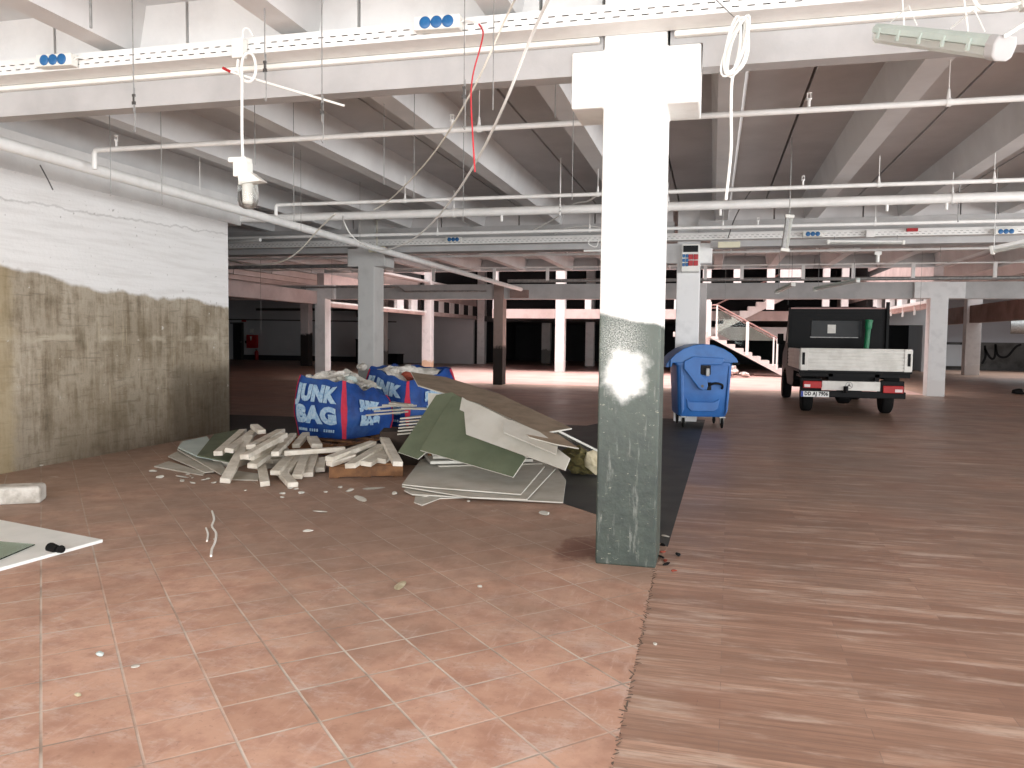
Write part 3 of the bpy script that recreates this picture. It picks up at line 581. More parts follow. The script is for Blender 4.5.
column(-6.38, 33.4, 'column_pale', .40, .4, 8, None, 'bright white atrium column right of the dark stained column')
column(-.3, 33.55, 'column_pale', .34, .4, 8, None, 'white atrium column at the top landing of the stair')
column(-12.25, 41.3, 'column_pale', .42, .42, 8, None, 'white column at the far left corner of the atrium')
column(-6.3, 41.4, 'column_pale', .45, .4, 8, None, 'bright white far column seen just left of the front column')
column(11.35, 39.6, 'column_pale', .62, .5, 3.9, None, 'white column in front of the graffiti wall')
column(-18.7, 33.8, 'column_darkfoot', .42, .4, 3.9, None, 'far-left column with dark lower half beside the white wall')
column(-15.6, 35.6, 'column_grey', .4, .4, 3.9, None, 'grey column right of the grey corbelled column, in the shade')
column(-9.3, 44.5, 'column_grey', .5, .4, 8, None, 'dim column in the dark beyond the sunlit atrium floor')
column(-14.4, 45.5, 'column_grey', .5, .4, 8, None, 'dim column in the dark on the left beyond the atrium')

# left stained wall, with the beam stub over its end
mb = MB(); mb.bb((-7.35, -4.5, 0), (-7.0, 10.4, 3.5)); struct('wall_left', mb, 'wall')
mb = MB(); mb.bb((-7.36, 6.0, 3.1), (-6.985, 10.72, 3.5)); struct('trim_wall_head', mb, 'white_concrete')

# atrium edges and what lies beyond
mb = MB(); mb.bb((-12.75, 14.6, 2.47), (-12.45, 23.34, 2.88)); struct('beam', mb, 'pink_render')
mb = MB(); mb.bb((-12.75, 23.9, 2.42), (-12.5, 41.3, 2.6)); mb.bb((-12.75, 23.9, 3.12), (-12.5, 41.3, 3.5)); struct('beam', mb, 'pink_render')
mb = MB(); mb.bb((-12.47, 23.9, 2.53), (-12.40, 33.3, 2.59)); struct('trim_slab_edge', mb, 'white_metal')
mb = MB(); mb.bb((5.8, 23.9, 2.42), (6.05, 41.3, 2.55)); mb.bb((5.8, 23.9, 3.12), (6.05, 41.3, 3.95)); struct('beam', mb, 'pink_render')
mb = MB(); mb.bb((5.72, 23.95, 2.54), (5.80, 36, 2.62)); struct('trim_slab_edge', mb, 'white_metal')
mb = MB(); mb.bb((11.15, 27.0, 2.35), (11.55, 46.9, 3.12)); struct('beam', mb, 'brown_render')
mb = MB(); mb.bb((-9.4, 33.45, 2.3), (-6.6, 33.75, 2.7)); mb.bb((-6.17, 33.45, 2.3), (-.48, 33.75, 2.7)); struct('beam', mb, 'pink_render')
mb = MB(); mb.bb((-.1, 35.9, 2.3), (5.8, 36.2, 2.72)); struct('beam', mb, 'pink_render')
mb = MB(); mb.bb((-1.2, 37.0, 1.45), (5.8, 37.2, 2.05)); struct('beam', mb, 'white_concrete')
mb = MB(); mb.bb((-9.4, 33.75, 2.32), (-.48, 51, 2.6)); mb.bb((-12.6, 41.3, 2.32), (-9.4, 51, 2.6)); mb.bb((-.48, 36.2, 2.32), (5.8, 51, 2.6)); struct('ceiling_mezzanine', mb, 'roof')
# upper floor beyond the atrium: a dark recess with low parapet, white mullions, head beam
mb = MB(); mb.bb((-12.7, 33.45, 5.6), (5.9, 33.8, 8.4)); mb.bb((-12.7, 33.45, 3.95), (-12.62, 33.5, 3.96)); struct('wall_upper', mb, 'pink_render')
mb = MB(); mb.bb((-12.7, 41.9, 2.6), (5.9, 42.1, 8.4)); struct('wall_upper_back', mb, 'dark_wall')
mb = MB(); mb.bb((-12.75, 23.92, 4.2), (-12.55, 33.4, 8.4)); struct('wall_atrium_left', mb, 'pink_render')
mb = MB(); mb.bb((5.85, 23.92, 4.2), (6.05, 33.8, 8.4)); struct('wall_atrium_right', mb, 'pink_render')
mb = MB(); mb.bb((-12.7, 23.9, 4.2), (6, 24.1, 8.4)); struct('wall_atrium_front', mb, 'pink_render')
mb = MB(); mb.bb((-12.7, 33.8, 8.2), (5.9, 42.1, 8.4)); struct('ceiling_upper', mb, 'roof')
for x, w, z0, z1 in ((-9.3, .2, 2.7, 4.6), (-5.2, .25, 2.7, 3.4), (-4.0, .25, 2.7, 3.4), (-2.6, .3, 2.7, 4.6), (-1.5, .2, 2.7, 3.5), (.9, .3, 3.7, 5.6), (2.2, .3, 2.7, 5.6), (3.0, .9, 3.4, 4.3), (4.3, .25, 2.7, 5.6), (5.0, .25, 2.7, 5.6)):
    m = MB(); m.bb((x - w / 2, 33.5, z0), (x + w / 2, 33.75, z1)); struct('trim_mullion', m, 'column_pale')
for p in POSTS_LEFT:
    m = MB(); m.bb((-12.66, p[1] - .35, 2.6), (-12.52, p[1] + .35, 3.12)); struct('trim_fin', m, 'column_pale')
for p in ((5.86, 24.6), (5.86, 26.2), (5.86, 28), (5.86, 29.8), (5.86, 32)):
    m = MB(); m.bb((5.82, p[1] - .35, 2.55), (5.98, p[1] + .35, 3.12)); struct('trim_fin', m, 'column_pale')

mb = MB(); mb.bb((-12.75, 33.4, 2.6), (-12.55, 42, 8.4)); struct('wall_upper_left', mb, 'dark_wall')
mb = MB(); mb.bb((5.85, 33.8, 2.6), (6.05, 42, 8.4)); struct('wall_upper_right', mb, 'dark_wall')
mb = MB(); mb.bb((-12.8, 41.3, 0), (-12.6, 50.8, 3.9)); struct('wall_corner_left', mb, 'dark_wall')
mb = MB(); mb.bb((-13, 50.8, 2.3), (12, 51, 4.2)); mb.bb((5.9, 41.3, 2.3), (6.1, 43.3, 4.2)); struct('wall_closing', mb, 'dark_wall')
# outer walls
mb = MB(); mb.bb((-30, 41.05, 0), (-12.6, 41.3, 3.9)); struct('wall_back_left', mb, 'pale_wall')
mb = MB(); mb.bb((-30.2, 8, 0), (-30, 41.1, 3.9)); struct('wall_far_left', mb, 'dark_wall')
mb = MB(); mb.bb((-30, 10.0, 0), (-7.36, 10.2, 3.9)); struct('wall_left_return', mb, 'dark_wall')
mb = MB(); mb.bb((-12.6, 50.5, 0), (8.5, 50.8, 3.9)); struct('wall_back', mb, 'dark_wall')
mb = MB(); mb.bb((10.4, 46.9, 0), (20, 47.2, 3.9)); struct('wall_back_right', mb, 'dado_wall')
mb = MB(); mb.bb((19.8, 9.5, 0), (20.0, 47, 3.9)); mb.bb((12.8, 9.2, 0), (20, 9.5, 3.9)); mb.bb((12.8, -5, 3.25), (13.0, 9.5, 3.9)); struct('wall_right', mb, 'pale_wall')
mb = MB(); mb.bb((6.0, 43.0, 2.3), (10.4, 43.3, 3.9)); mb.bb((10.05, 43.0, 0), (10.4, 43.3, 2.3)); mb.bb((6.0, 43.0, 0), (8.0, 43.3, 2.3)); mb.bb((10.3, 43.3, 0), (10.4, 47, 3.9)); struct('wall_passage', mb, 'pale_wall')
mb = MB(); mb.bb((6.0, 49.6, 0), (12, 49.8, 3.9)); struct('wall_passage_end', mb, 'dark_wall')
# door in the far left wall
mb = MB(); mb.bb((-27.3, 40.98, 0), (-26.75, 41.04, 2.08)); d1 = struct('door_1', mb, 'hole_shade', 'dark panel painted as shade of the doorway in the far left white wall', 'door', origin=(-27, 41, 0))  # closed panel, the shade of the opening is in its colour
mb = MB(); mb.bb((-26.74, 40.93, 0), (-26.62, 41.04, 2.12)); mb.bb((-27.45, 40.93, 2.08), (-26.62, 41.04, 2.16)); part('door_frame', mb, 'dark_steel', d1)
mb = MB(); mb.cyl((-26.66, 40.9, 1.02), (-26.78, 40.9, 1.02), .018); part('door_handle', mb, 'steel', d1)
# dado strips at the far wall
mb = MB(); mb.bb((-26.6, 40.98, 0), (-18.0, 41.04, .28)); struct('baseboard_back_left', mb, 'dark_wall')
# graffiti strokes on the dark dado
gst = [[(12.9, .35), (12.95, .8), (12.8, 1.15), (12.9, 1.38), (13.3, 1.36), (13.35, 1.1), (13.0, .95)], [(13.4, 1.2), (13.7, 1.1), (13.75, 1.35)], [(13.9, .35), (14.05, .75), (14.0, 1.3)], [(14.0, 1.15), (14.25, .72), (14.4, .62), (14.5, .8), (14.5, 1.38)], [(14.5, 1.38), (14.6, .9), (14.8, .72), (15.1, .78), (15.45, 1.25), (15.7, 1.4)]]
mb = MB()
for st in gst:
    ps = spline([(x, 46.89, z) for x, z in st], 6)
    for a, b in zip(ps[:-1], ps[1:]): mb.beam(a, b, .02, .10, (0, 1, 0)) if False else mb.beam(a, b + (b - a) * .4, .012, .11, (0, 0, 1) if abs((b - a).normalized().z) < .7 else (1, 0, 0))
solo('graffiti', mb, 'graffiti', 'black sprayed scrawl on the dark lower part of the far right wall', 'graffiti')

# ================================================================== SERVICES UNDER THE CEILING
def socket_box(x, y, z, label, tilt=0.0):
    t = thing('socket_box', (x, y, z), label, 'socket box', 'blue outlet boxes on the cable trays', rz=0)
    m = MB(); m.box((x, y, z), (.30, .07, .085), Matrix.Rotation(tilt, 3, 'Y')); part('body', m, 'white_plastic', t, bevel=.008)
    for k in (-1, 0, 1):
        px = x + k * .074; pz = z - math.tan(tilt) * (px - x)
        m = MB(); m.lathe((px, y - .035, pz), [(.037, 0), (.037, .004), (.03, .008), (.012, .009)], 20, (0, -1, 0)); part('outlet_cap', m, 'blue_plastic', t, 'round blue outlet cap', smooth=True)
    m = MB(); m.tube(spline([(x + .15, y, z), (x + .19, y - .01, z + .01), (x + .24, y + .01, z + .0)], 4), .006, 6); part('cable_end', m, 'cable_white', t)
    return t

def cable_tray(x0, x1, y, z, label, h=.085, depth=.2, slots=True):
    t = thing('cable_tray', ((x0 + x1) / 2, y, z), label, 'cable tray', 'perforated cable trays')
    m = MB(); w = .004; pitch, sl, sh = .085, .042, .007
    rows = (z + h * .30, z + h * .70)
    if slots:     # front web with two rows of real slots
        zs = [z, rows[0] - sh / 2, rows[0] + sh / 2, rows[1] - sh / 2, rows[1] + sh / 2, z + h]
        for a, b in ((0, 1), (2, 3), (4, 5)): m.bb((x0, y, zs[a]), (x1, y + w, zs[b]))
        n = int((x1 - x0) / pitch)
        for k in range(n + 1):
            xa = x0 + k * pitch
            for a, b, o in ((1, 2, 0), (3, 4, .035)): m.bb((xa + o + sl, y, zs[a]), (min(xa + o + pitch, x1), y + w, zs[b]))
    else: m.bb((x0, y, z), (x1, y + w, z + h))
    part('perforated_web', m, 'white_metal', t)
    m = MB(); m.bb((x0, y, z - w), (x1, y + depth, z)); m.bb((x0, y, z + h), (x1, y + .018, z + h + w)); part('flange', m, 'white_metal', t)
    m = MB(); m.bb((x0, y + depth - w, z), (x1, y + depth, z + h)); part('back_web', m, 'steel', t)
    m = MB(); m.bb((x0, y + .03, z + h + .008), (x1, y + depth, z + h + .03)); part('cover_strip', m, 'white_metal', t)
    return t
cable_tray(-7.0, 4.6, 4.79, 3.325, 'white slotted cable tray running past the top of the front column')
cable_tray(-14, 6.4, 13.86, 3.15, 'slotted cable tray on the second beam, behind the thick pipe')
for x, z, l in ((-4.555, 3.368, 'white box with three blue outlets, near the left wall on the near tray'), (-1.70, 3.385, 'white box with three blue outlets beside the red wire on the near tray')):
    socket_box(x, 4.745, z, l, .02)
socket_box(-4.62, 13.8, 3.22, 'small blue outlet box on the far tray, left of the front column')
socket_box(1.53, 13.8, 3.19, 'small blue outlet box on the far tray, right of the hanging tube lamp')
socket_box(4.33, 13.8, 3.17, 'small blue outlet box on the far tray at the right end')
def trunking(x0, x1, y, z, r, label):
    m = MB(); m.bb((x0, y, z), (x1, y + .05, z + .035)); solo('cable_trunking', m, 'white_plastic', label, 'trunking', 'white trunking on the near beam', bevel=.01)
trunking(-7.0, -.73, 4.983, 3.285, .02, 'white plastic trunking on the near beam, left of the front column')
trunking(-.275, .12, 4.983, 3.285, .02, 'short white plastic trunking between front column and cable coil')
trunking(.16, 4.6, 4.983, 3.285, .02, 'white plastic trunking on the near beam above the pale green lamp')

# pipes
def sprinkler(m, x, y, z):
    m.cyl((x, y, z), (x, y, z + .05), .011, 8); m.cyl((x, y, z + .05), (x, y, z + .062), .02, 10); m.beam((x - .014, y, z + .06), (x - .01, y, z + .10), .004, .006); m.beam((x + .014, y, z + .06), (x + .01, y, z + .10), .004, .006); m.cyl((x, y, z + .10), (x, y, z + .104), .02, 10)
def pipe(name, pts, r, mat, label, heads=(), hangers=(), group=None, seg=12, down=()):
    a = pts[0]; t = thing(name, a, label, 'pipe', group)
    m = MB(); m.tube(pts, r, seg); part('pipe_run', m, mat, t, smooth=True)
    for x, y, z in heads:
        m = MB(); sprinkler(m, x, y, z + r); part('sprinkler_head', m, 'white_metal', t)
    for x, y, z in hangers:
        m = MB(); m.lathe((x - .015, y, z), [(r + .007, 0), (r + .007, .03)], 14, (1, 0, 0)); m.cyl((x, y, z + r), (x, y, z + r + .07), .016, 8, .008); m.cyl((x, y, z + r), (x, y, 3.52 if z < 3.5 else z + .1), .004, 6); part('hanger', m, 'white_metal', t)
    for x, y, z in down:
        m = MB(); m.cyl((x, y, z), (x, y, z - r - .03), .018, 8); part('outlet_stub', m, 'white_metal', t)
    return t
pipe('sprinkler_pipe', [(-5.80, 6.47, 3.02), (-5.80, 6.47, 3.17), (-5.785, 6.47, 3.195), (-5.76, 6.47, 3.2), (4.5, 6.47, 3.2)], .024, 'white_metal', 'nearest thin white pipe with an elbow at its left end', [(-5.55, 6.47, 3.2), (-2.19, 6.47, 3.2), (.66, 6.47, 3.2)], [(-1.95, 6.47, 3.2), (1.62, 6.47, 3.2)])
pipe('sprinkler_pipe', [(-5.76, 9.66, 3.06), (-5.76, 9.66, 3.17), (-5.74, 9.66, 3.2), (-5.7, 9.66, 3.2), (6, 9.66, 3.2)], .024, 'white_metal', 'second thin white pipe, with an elbow above the thick pipe', [(.95, 9.66, 3.2)], [(-1.4, 9.66, 3.2), (1.75, 9.66, 3.2), (2.9, 9.66, 3.2), (-3.9, 9.66, 3.2)])
pipe('main_pipe', [(-12, 10.75, 3.205), (7, 10.75, 3.205)], .061, 'white_metal', 'thick white pipe crossing the hall behind the front column', [], [(-3.6, 10.75, 3.205), (-.62, 10.75, 3.205), (2.78, 10.75, 3.205)], down=[(-2.9, 10.75, 3.16), (.05, 10.75, 3.16), (2.05, 10.75, 3.16), (2.72, 10.75, 3.16)])
pipe('sprinkler_pipe', [(-12, 12.3, 3.13), (7, 12.3, 3.13)], .026, 'white_metal', 'third thin white pipe, just in front of the far cable tray', [(.6, 12.3, 3.13)], [(-4.4, 12.3, 3.13), (.1, 12.3, 3.13), (-1.9, 12.3, 3.13), (2.2, 12.3, 3.13)])
pipe('sprinkler_pipe', [(-14, 16.4, 3.2), (5.0, 16.4, 3.2)], .026, 'white_metal', 'fourth thin pipe, just behind the second beam', [(1.9, 16.4, 3.2)], [(-5.6, 16.4, 3.2), (-3, 16.4, 3.2), (.3, 16.4, 3.2)])
t = pipe('rail_pipe', [(-14, 22.6, 3.50), (14, 22.6, 3.50)], .022, 'white_metal', 'thin pipe with short drop straps in front of the atrium beam')
for x in (-8.2, -6.3, -4.7, -2.9, -.25, .72, 2.3, 3.55, 5.0, 6.9):
    m = MB(); m.bb((x - .045, 22.58, 3.12), (x + .045, 22.62, 3.5)); part('drop_strap', m, 'white_metal', t)
pipe('conduit', [(-13, 23.3, 3.0), (-9.6, 23.3, 3.0), (-9.4, 23.3, 2.86), (-6.75, 23.3, 2.86)], .03, 'steel', 'grey conduit with a step along the atrium beam, left of the stained column')
pipe('conduit', [(-6.1, 23.42, 3.17), (9, 23.42, 3.17)], .05, 'steel', 'grey conduit lying along the top of the atrium beam')
pipe('wall_pipe', WALL_PIPE, .058, 'white_metal', 'long sloping white pipe from the stained wall toward the dark column')
m = MB(); m.bb((-6.02, 23.37, 2.66), (-5.45, 23.5, 2.9)); solo('junction_box', m, 'brown_render', 'dark brown box on the atrium beam where the wall pipe ends', 'box', bevel=.01)
# clamps of the wall pipe and its runs beyond the wall end
pipe('side_pipe', [(-12, 13.2, 3.0), (-7.3, 11.75, 3.02)], .03, 'white_metal', 'thin grey pipe under the ceiling behind the end of stained wall')
pipe('side_pipe', [(-14, 15.5, 2.93), (-7, 15.5, 2.93)], .04, 'steel', 'grey pipe low under the second beam, far left behind the wall')
pipe('side_pipe', [(9.2, 23.3, 2.82), (6.8, 15, 3.05)], .03, 'brown_render', 'rust-pink pipe slanting toward the right edge beside the white column')
for i, (x, y, z) in enumerate(STUBS_RIGHT):
    m = MB(); y = max(y, 23.6); m.cyl((x, y, z), (x, y, 2.64 if y < 23.7 else 2.56), .03, 8); solo('drain_stub', m, 'white_metal', 'short white drop stub under the right atrium edge, %s from the near column' % ordinal(4 - i), 'drop stub', 'drop stubs under the right atrium edge')

# thin hanging rods
for (x, y, z), lab in RODS:
    d = abs(x - X0) % PITCH; d = min(d, PITCH - d)
    top = (Z_RIB if d < .1 else Z_SLAB if d > .165 else Z_RIB + .35 * (d - .1) / .065) + .02
    r = .009 if 'thick' in lab else .0032 if 'wire' in lab else .004
    t = thing('hanging_rod', (x, y, top), lab, 'hanging rod', 'thin rods hanging from the ceiling')
    m = MB(); m.cyl((x, y, top), (x, y, z), r, 6); part('rod', m, 'steel' if 'white' not in lab.split(' ')[1] else 'white_metal', t)
    if 'clip' in lab or 'clamp' in lab or 'hook' in lab:
        m = MB(); m.box((x, y, z + .06), (.024, .012, .02)); m.box((x, y, z + .085), (.012, .01, .06)); m.box((x, y, z + .11), (.02, .012, .016)); part('clip', m, 'dark_steel', t); m = MB(); m.tube(spline([(x + .008, y, z + .16), (x + .008, y, z - .1), (x + .004, y, z - .13), (x - .008, y, z - .11)], 4), .003, 5); part('hook', m, 'steel', t)

# the jar lamp on its looped cable
lx, ly = -3.023, 4.70
t = thing('hanging_lamp', (lx, ly, 2.33), 'white lamp with clear jar cover hanging on a looped cable left', 'lamp')
m = MB(); m.box((-3.10, 4.755, 3.345), (.085, .06, .13)); part('junction_box', m, 'white_plastic', t, bevel=.008)
m = MB(); lp = [(-3.10, 4.74, 3.27), (-3.095, 4.73, 3.20), (-3.05, 4.725, 3.13), (-2.99, 4.722, 3.12), (-2.955, 4.72, 3.19), (-2.975, 4.72, 3.28), (-3.02, 4.715, 3.295), (-3.052, 4.71, 3.24), (-3.05, 4.705, 3.1), (-3.05, 4.70, 2.8), (-3.045, 4.70, 2.62)]
m.tube(spline(lp, 8), .0095, 8); part('cable', m, 'cable_white', t, smooth=True)
m = MB(); m.tube(spline([(-3.07, 4.75, 3.41), (-3.06, 4.74, 3.46), (-3.03, 4.75, 3.47), (-3.0, 4.76, 3.42)], 6), .005, 6); part('cable_loop', m, 'cable_white', t)
m = MB(); m.box((-3.065, 4.70, 2.60), (.13, .09, .035)); m.box((-3.045, 4.70, 2.54), (.10, .085, .10)); part('mount', m, 'white_plastic', t, bevel=.008)
m = MB(); m.prism([(-3.06, 2.52), (-2.97, 2.515), (-2.885, 2.455), (-2.96, 2.45), (-3.05, 2.43)], 'y', 4.655, 4.745); part('shade', m, 'white_plastic', t, bevel=.006)
m = MB(); m.lathe((-3.01, 4.70, 2.45), [(.062, 0), (.066, -.02), (.066, -.115), (.055, -.15), (.03, -.165), (.005, -.168)], 20); part('glass_jar', m, 'clear', t, smooth=True)
m = MB(); m.lathe((-3.01, 4.70, 2.445), [(.03, 0), (.03, -.12), (.02, -.13)], 14); part('bulb', m, 'white_plastic', t, smooth=True)

# big weatherproof tube lamp hanging askew, upper right
a, b = Vector(SHELF_LAMP[0]), Vector(SHELF_LAMP[1])
t = thing('tube_lamp', a, 'pale green weatherproof tube lamp hanging askew, upper right', 'lamp')
d = (b - a).normalized(); sd = d.cross(Vector((0, 0, 1))).normalized(); up = sd.cross(d)
def LF(u, v, w): return a + d * u + sd * v + up * w
L = (b - a).length
def shell(prof, u0, u1):
    m = MB(); n = len(prof)
    m.add([LF(u0, v, w) for v, w in prof] + [LF(u1, v, w) for v, w in prof], [tuple(range(n)), tuple(range(2 * n - 1, n - 1, -1))] + [(i, (i + 1) % n, n + (i + 1) % n, n + i) for i in range(n)])
    return m
part('body', shell([(-.052, .0), (-.048, .03), (-.03, .047), (.03, .047), (.048, .03), (.052, .0)], 0, L), 'lamp_green', t, bevel=.006)
part('cover', shell([(-.049, -.001), (.049, -.001), (.043, -.034), (.026, -.05), (-.026, -.05), (-.043, -.034)], .01, L - .01), 'frosted', t, 'clear ribbed lamp cover', bevel=.006)
part('end_cap', shell([(-.054, .01), (-.043, .049), (.043, .049), (.054, .01), (.047, -.038), (.026, -.054), (-.026, -.054), (-.047, -.038)], L - .06, L + .005), 'mid_concrete', t, 'white end cap of the lamp', bevel=.008)
m = MB(); m.cyl(LF(.03, 0, -.01), LF(L - .1, 0, -.01), .014, 10); part('tube', m, 'white_plastic', t, smooth=True)
for k in range(5):
    u = .08 + k * (L - .25) / 4
    m = MB(); m.box(LF(u, -.052, .0), (.018, .012, .05), Matrix((d, sd, up)).transposed()); m.box(LF(u, .052, .0), (.018, .012, .05), Matrix((d, sd, up)).transposed()); part('clip', m, 'lamp_green', t)
for u, tx in ((.22, (.905, 4.82)), (L - .28, (1.07, 4.5))):
    p = LF(u, 0, .05); m = MB(); m.cyl(p, (tx[0], tx[1], 3.86), .004, 6); m.tube([LF(u - .14, 0, .055), LF(u, 0, .14), LF(u + .12, 0, .055)], .003, 6); part('hanging_wire', m, 'cable_white', t)
# small feed box with its cables beside it
t = thing('feed_box', (1.45, 4.4, 3.05), 'white cable feed box at the top right edge beside pale green lamp', 'junction box')
m = MB(); m.box((1.39, 4.2, 3.03), (.11, .07, .09)); part('body', m, 'white_plastic', t, bevel=.01)
m = MB(); m.tube(spline([(1.2, 4.3, 3.4), (1.15, 4.28, 3.2), (1.17, 4.26, 3.05), (1.25, 4.22, 3.0), (1.34, 4.2, 3.02)], 6), .009, 8); m.tube(spline([(1.36, 4.18, 2.99), (1.34, 4.1, 2.9), (1.25, 3.95, 2.82), (1.16, 3.8, 2.74)], 6), .009, 8); m.cyl((1.39, 4.22, 3.06), (1.39, 4.4, 3.52), .006, 6); part('cable', m, 'cable_white', t, smooth=True)

# smaller lamps further in
def strip_lamp(a, b, label, wires=True, r=.045, mat='lamp_green', zt=3.5):
    a, b = Vector(a), Vector(b); t = thing('tube_lamp', a, label, 'lamp', 'tube lamps hanging further in')
    d = (b - a).normalized(); sd = d.cross(Vector((0, 0, 1))); sd = sd.normalized() if sd.length > .05 else Vector((1, 0, 0)); up = sd.cross(d); R = Matrix((d, sd, up)).transposed(); L = (b - a).length
    m = MB(); m.box((a + b) / 2 + up * r * .4, (L, r * 2, r * .9), R); part('body', m, mat, t, bevel=.008)
    m = MB(); m.box((a + b) / 2 - up * r * .4, (L * .97, r * 1.7, r * .7), R); part('cover', m, 'frosted', t, bevel=.008)
    for p in (a + d * L * .02, b - d * L * .02):
        m = MB(); m.box(p, (.04, r * 2.2, r * 2), R); part('end_cap', m, 'white_plastic', t, bevel=.006)
    if wires:
        for f in wires:
            p = a + (b - a) * f; m = MB(); m.cyl(p, (p.x, p.y, zt), .006, 6); part('hanging_wire', m, 'steel', t)
    return t
strip_lamp((.845, 10.0, 2.93), (.80, 10.0, 2.52), 'tube lamp hanging upright on two rods behind the thick pipe', (.05,), .05, 'steel', 3.86)
strip_lamp((1.75, 13.82, 3.06), (2.92, 13.82, 3.03), 'white tube lamp under the far tray, above the truck', (.1, .9), .035, 'white_metal', 3.15)
strip_lamp((3.78, 12.6, 2.76), (4.6, 12.2, 2.93), 'tilted tube lamp at the right edge under the ceiling', (.05, .9), .06, 'white_metal', 3.86)
strip_lamp((2.35, 20.5, 2.71), (3.15, 19.3, 2.84), 'small tilted tube lamp above the right side of the truck', (.1, .9), .05, 'lamp_green', 3.86)
strip_lamp((1.45, 20.0, 2.62), (1.75, 19.2, 2.75), 'small tilted tube lamp above the stair', (.1, .9), .05, 'lamp_green', 3.86)
def ceiling_lamp(x, y, z, sx, sy, label):
    t = thing('ceiling_lamp', (x, y, z), label, 'lamp', 'flat white ceiling lamps')
    m = MB(); m.box((x, y, z), (sx, sy, .06)); part('housing', m, 'white_metal', t, bevel=.01)
    m = MB(); m.box((x, y, z - .035), (sx * .94, sy * .8, .014)); part('diffuser', m, 'white_plastic', t, bevel=.004)
    m = MB(); m.cyl((x - sx * .3, y, z), (x - sx * .3, y, 3.86), .006, 6); m.cyl((x + sx * .3, y, z), (x + sx * .3, y, 3.86), .006, 6); part('hanging_wire', m, 'steel', t)
ceiling_lamp(1.02, 18.4, 3.42, .72, .22, 'flat white ceiling lamp between outlet board column and the hanging tube lamp')
ceiling_lamp(2.72, 18.6, 3.44, .62, .22, 'flat white ceiling lamp above the truck cab')
# white sensor on a wire
t = thing('sensor', (2.8, 13.0, 2.9), 'small white sensor hanging on a wire right of the truck', 'sensor')
m = MB(); m.cyl((2.78, 15.2, 3.86), (2.78, 15.2, 3.04), .005, 6); part('wire', m, 'cable_white', t)
m = MB(); m.box((2.78, 15.2, 3.01), (.11, .08, .06)); m.cyl((2.78, 15.2, 2.99), (2.78, 15.2, 2.85), .032, 10); part('body', m, 'white_plastic', t)
t = thing('detector', (-2, 12.8, 3.0), 'white detector on a tangled cable bracket left of the front column', 'detector')
m = MB(); m.cyl((-1.70, 12.7, 3.06), (-1.70, 12.7, 2.88), .035, 12); m.cyl((-1.70, 12.7, 3.06), (-1.70, 12.7, 3.86), .008, 6); part('body', m, 'white_plastic', t)
m = MB(); m.tube(spline([(-1.9, 12.7, 3.1), (-1.98, 12.7, 2.98), (-1.85, 12.7, 2.92), (-1.8, 12.7, 3.05), (-1.7, 12.7, 2.93), (-1.70, 12.7, 2.98)], 5), .009, 6); m.cyl((-2.05, 12.7, 2.86), (-1.7, 12.7, 2.86), .02, 8); part('cable', m, 'cable_white', t)
m = MB(); m.box((.22, 13.85, 3.05), (.36, .04, .10)); solo('light_sign', m, 'cream', 'small blank cream light sign under the far tray, right of outlet board', 'sign', bevel=.008)
m = MB(); m.box((-5.95, 13.4, 3.02), (.30, .08, .10)); m.cyl((-5.95, 13.4, 3.05), (-5.95, 13.4, 3.86), .006, 6); solo('light_sign', m, 'cream', 'small blank cream light sign left of the grey corbelled column', 'sign')
m = MB(); m.box((3.02, 13.83, 3.23), (.16, .05, .05)); solo('red_tag', m, 'red_plastic', 'small red tag on the far cable tray above the truck', 'tag')
m = MB(); m.box((2.4, 13.82, 3.18), (.13, .07, .11)); solo('junction_box', m, 'white_metal', 'small grey junction box on the far tray above the truck', 'box', bevel=.008)

# loose cables
def cable(name, pts, r, mat, label, n=8):
    m = MB(); m.tube(spline(pts, n), r, 7); return solo(name, m, mat, label, 'cable', smooth=True)
cable('loose_cable', CABLE_PALE, .0065, 'cable_pale', 'thin pale cable running down left behind the red wire')
cable('loose_cable', CABLE_WHITE, .0095, 'cable_white', 'long white cable sagging from ceiling toward the grey corbelled column')
cable('loose_cable', CABLE_LOW, .0105, 'cable_pale', 'pale cable sagging from the thick pipe to the end of the stained wall')
cable('red_wire', WIRE_RED, .005, 'red_wire', 'red wire dangling from the near cable tray')
cable('loose_cable', LOOP_WIRE, .011, 'cable_white', 'upper of two drooping white cables left of the front column')
cable('loose_cable', LOOP_WIRE_B, .010, 'cable_white', 'lower of two drooping white cables left of the front column')
cable('loose_cable', GREY_WIRE, .009, 'cable_grey', 'grey cable slanting down from thick pipe to the far tray')
t = thing('cable_coil', (.04, 4.75, 3.1), 'coil of white cable hung beside the front column, its tail hanging down', 'cable')
m = MB(); cx0, cz0 = COIL[0][0], COIL[0][2]
for k in range(9):
    rn = random.Random(k); w = .036 + rn.uniform(-.012, .022); o = rn.uniform(-.015, .015); h = .158 + rn.uniform(-.02, .012); ti = rn.uniform(.1, .36)
    ps = []
    for i in range(29):
        an = 2 * math.pi * i / 28; lx_, lz_ = w * math.sin(an) * (1.1 - .25 * math.cos(an)), h * math.cos(an)
        ps.append((cx0 + o + lx_ + lz_ * ti, 4.74 - .006 * k, cz0 - .02 + lz_))
    m.tube(ps, .0065, 6, False)
part('loops', m, 'cable_white', t, smooth=True)
m = MB(); m.tube(spline(COIL_TAIL, 8), .0085, 7); part('tail', m, 'cable_white', t, smooth=True)
m = MB(); m.tube(COIL_WIRE, .003, 5); part('hanging_wire', m, 'cable_grey', t)
t = thing('conduit_stick', (-2.9, 5, 3.1), 'thin loose white stick with red end lying across the near beam', 'stick')
m = MB(); m.cyl((-3.13, 4.70, 3.18), (-2.42, 4.92, 2.98), .008, 6); part('stick', m, 'white_plastic', t)
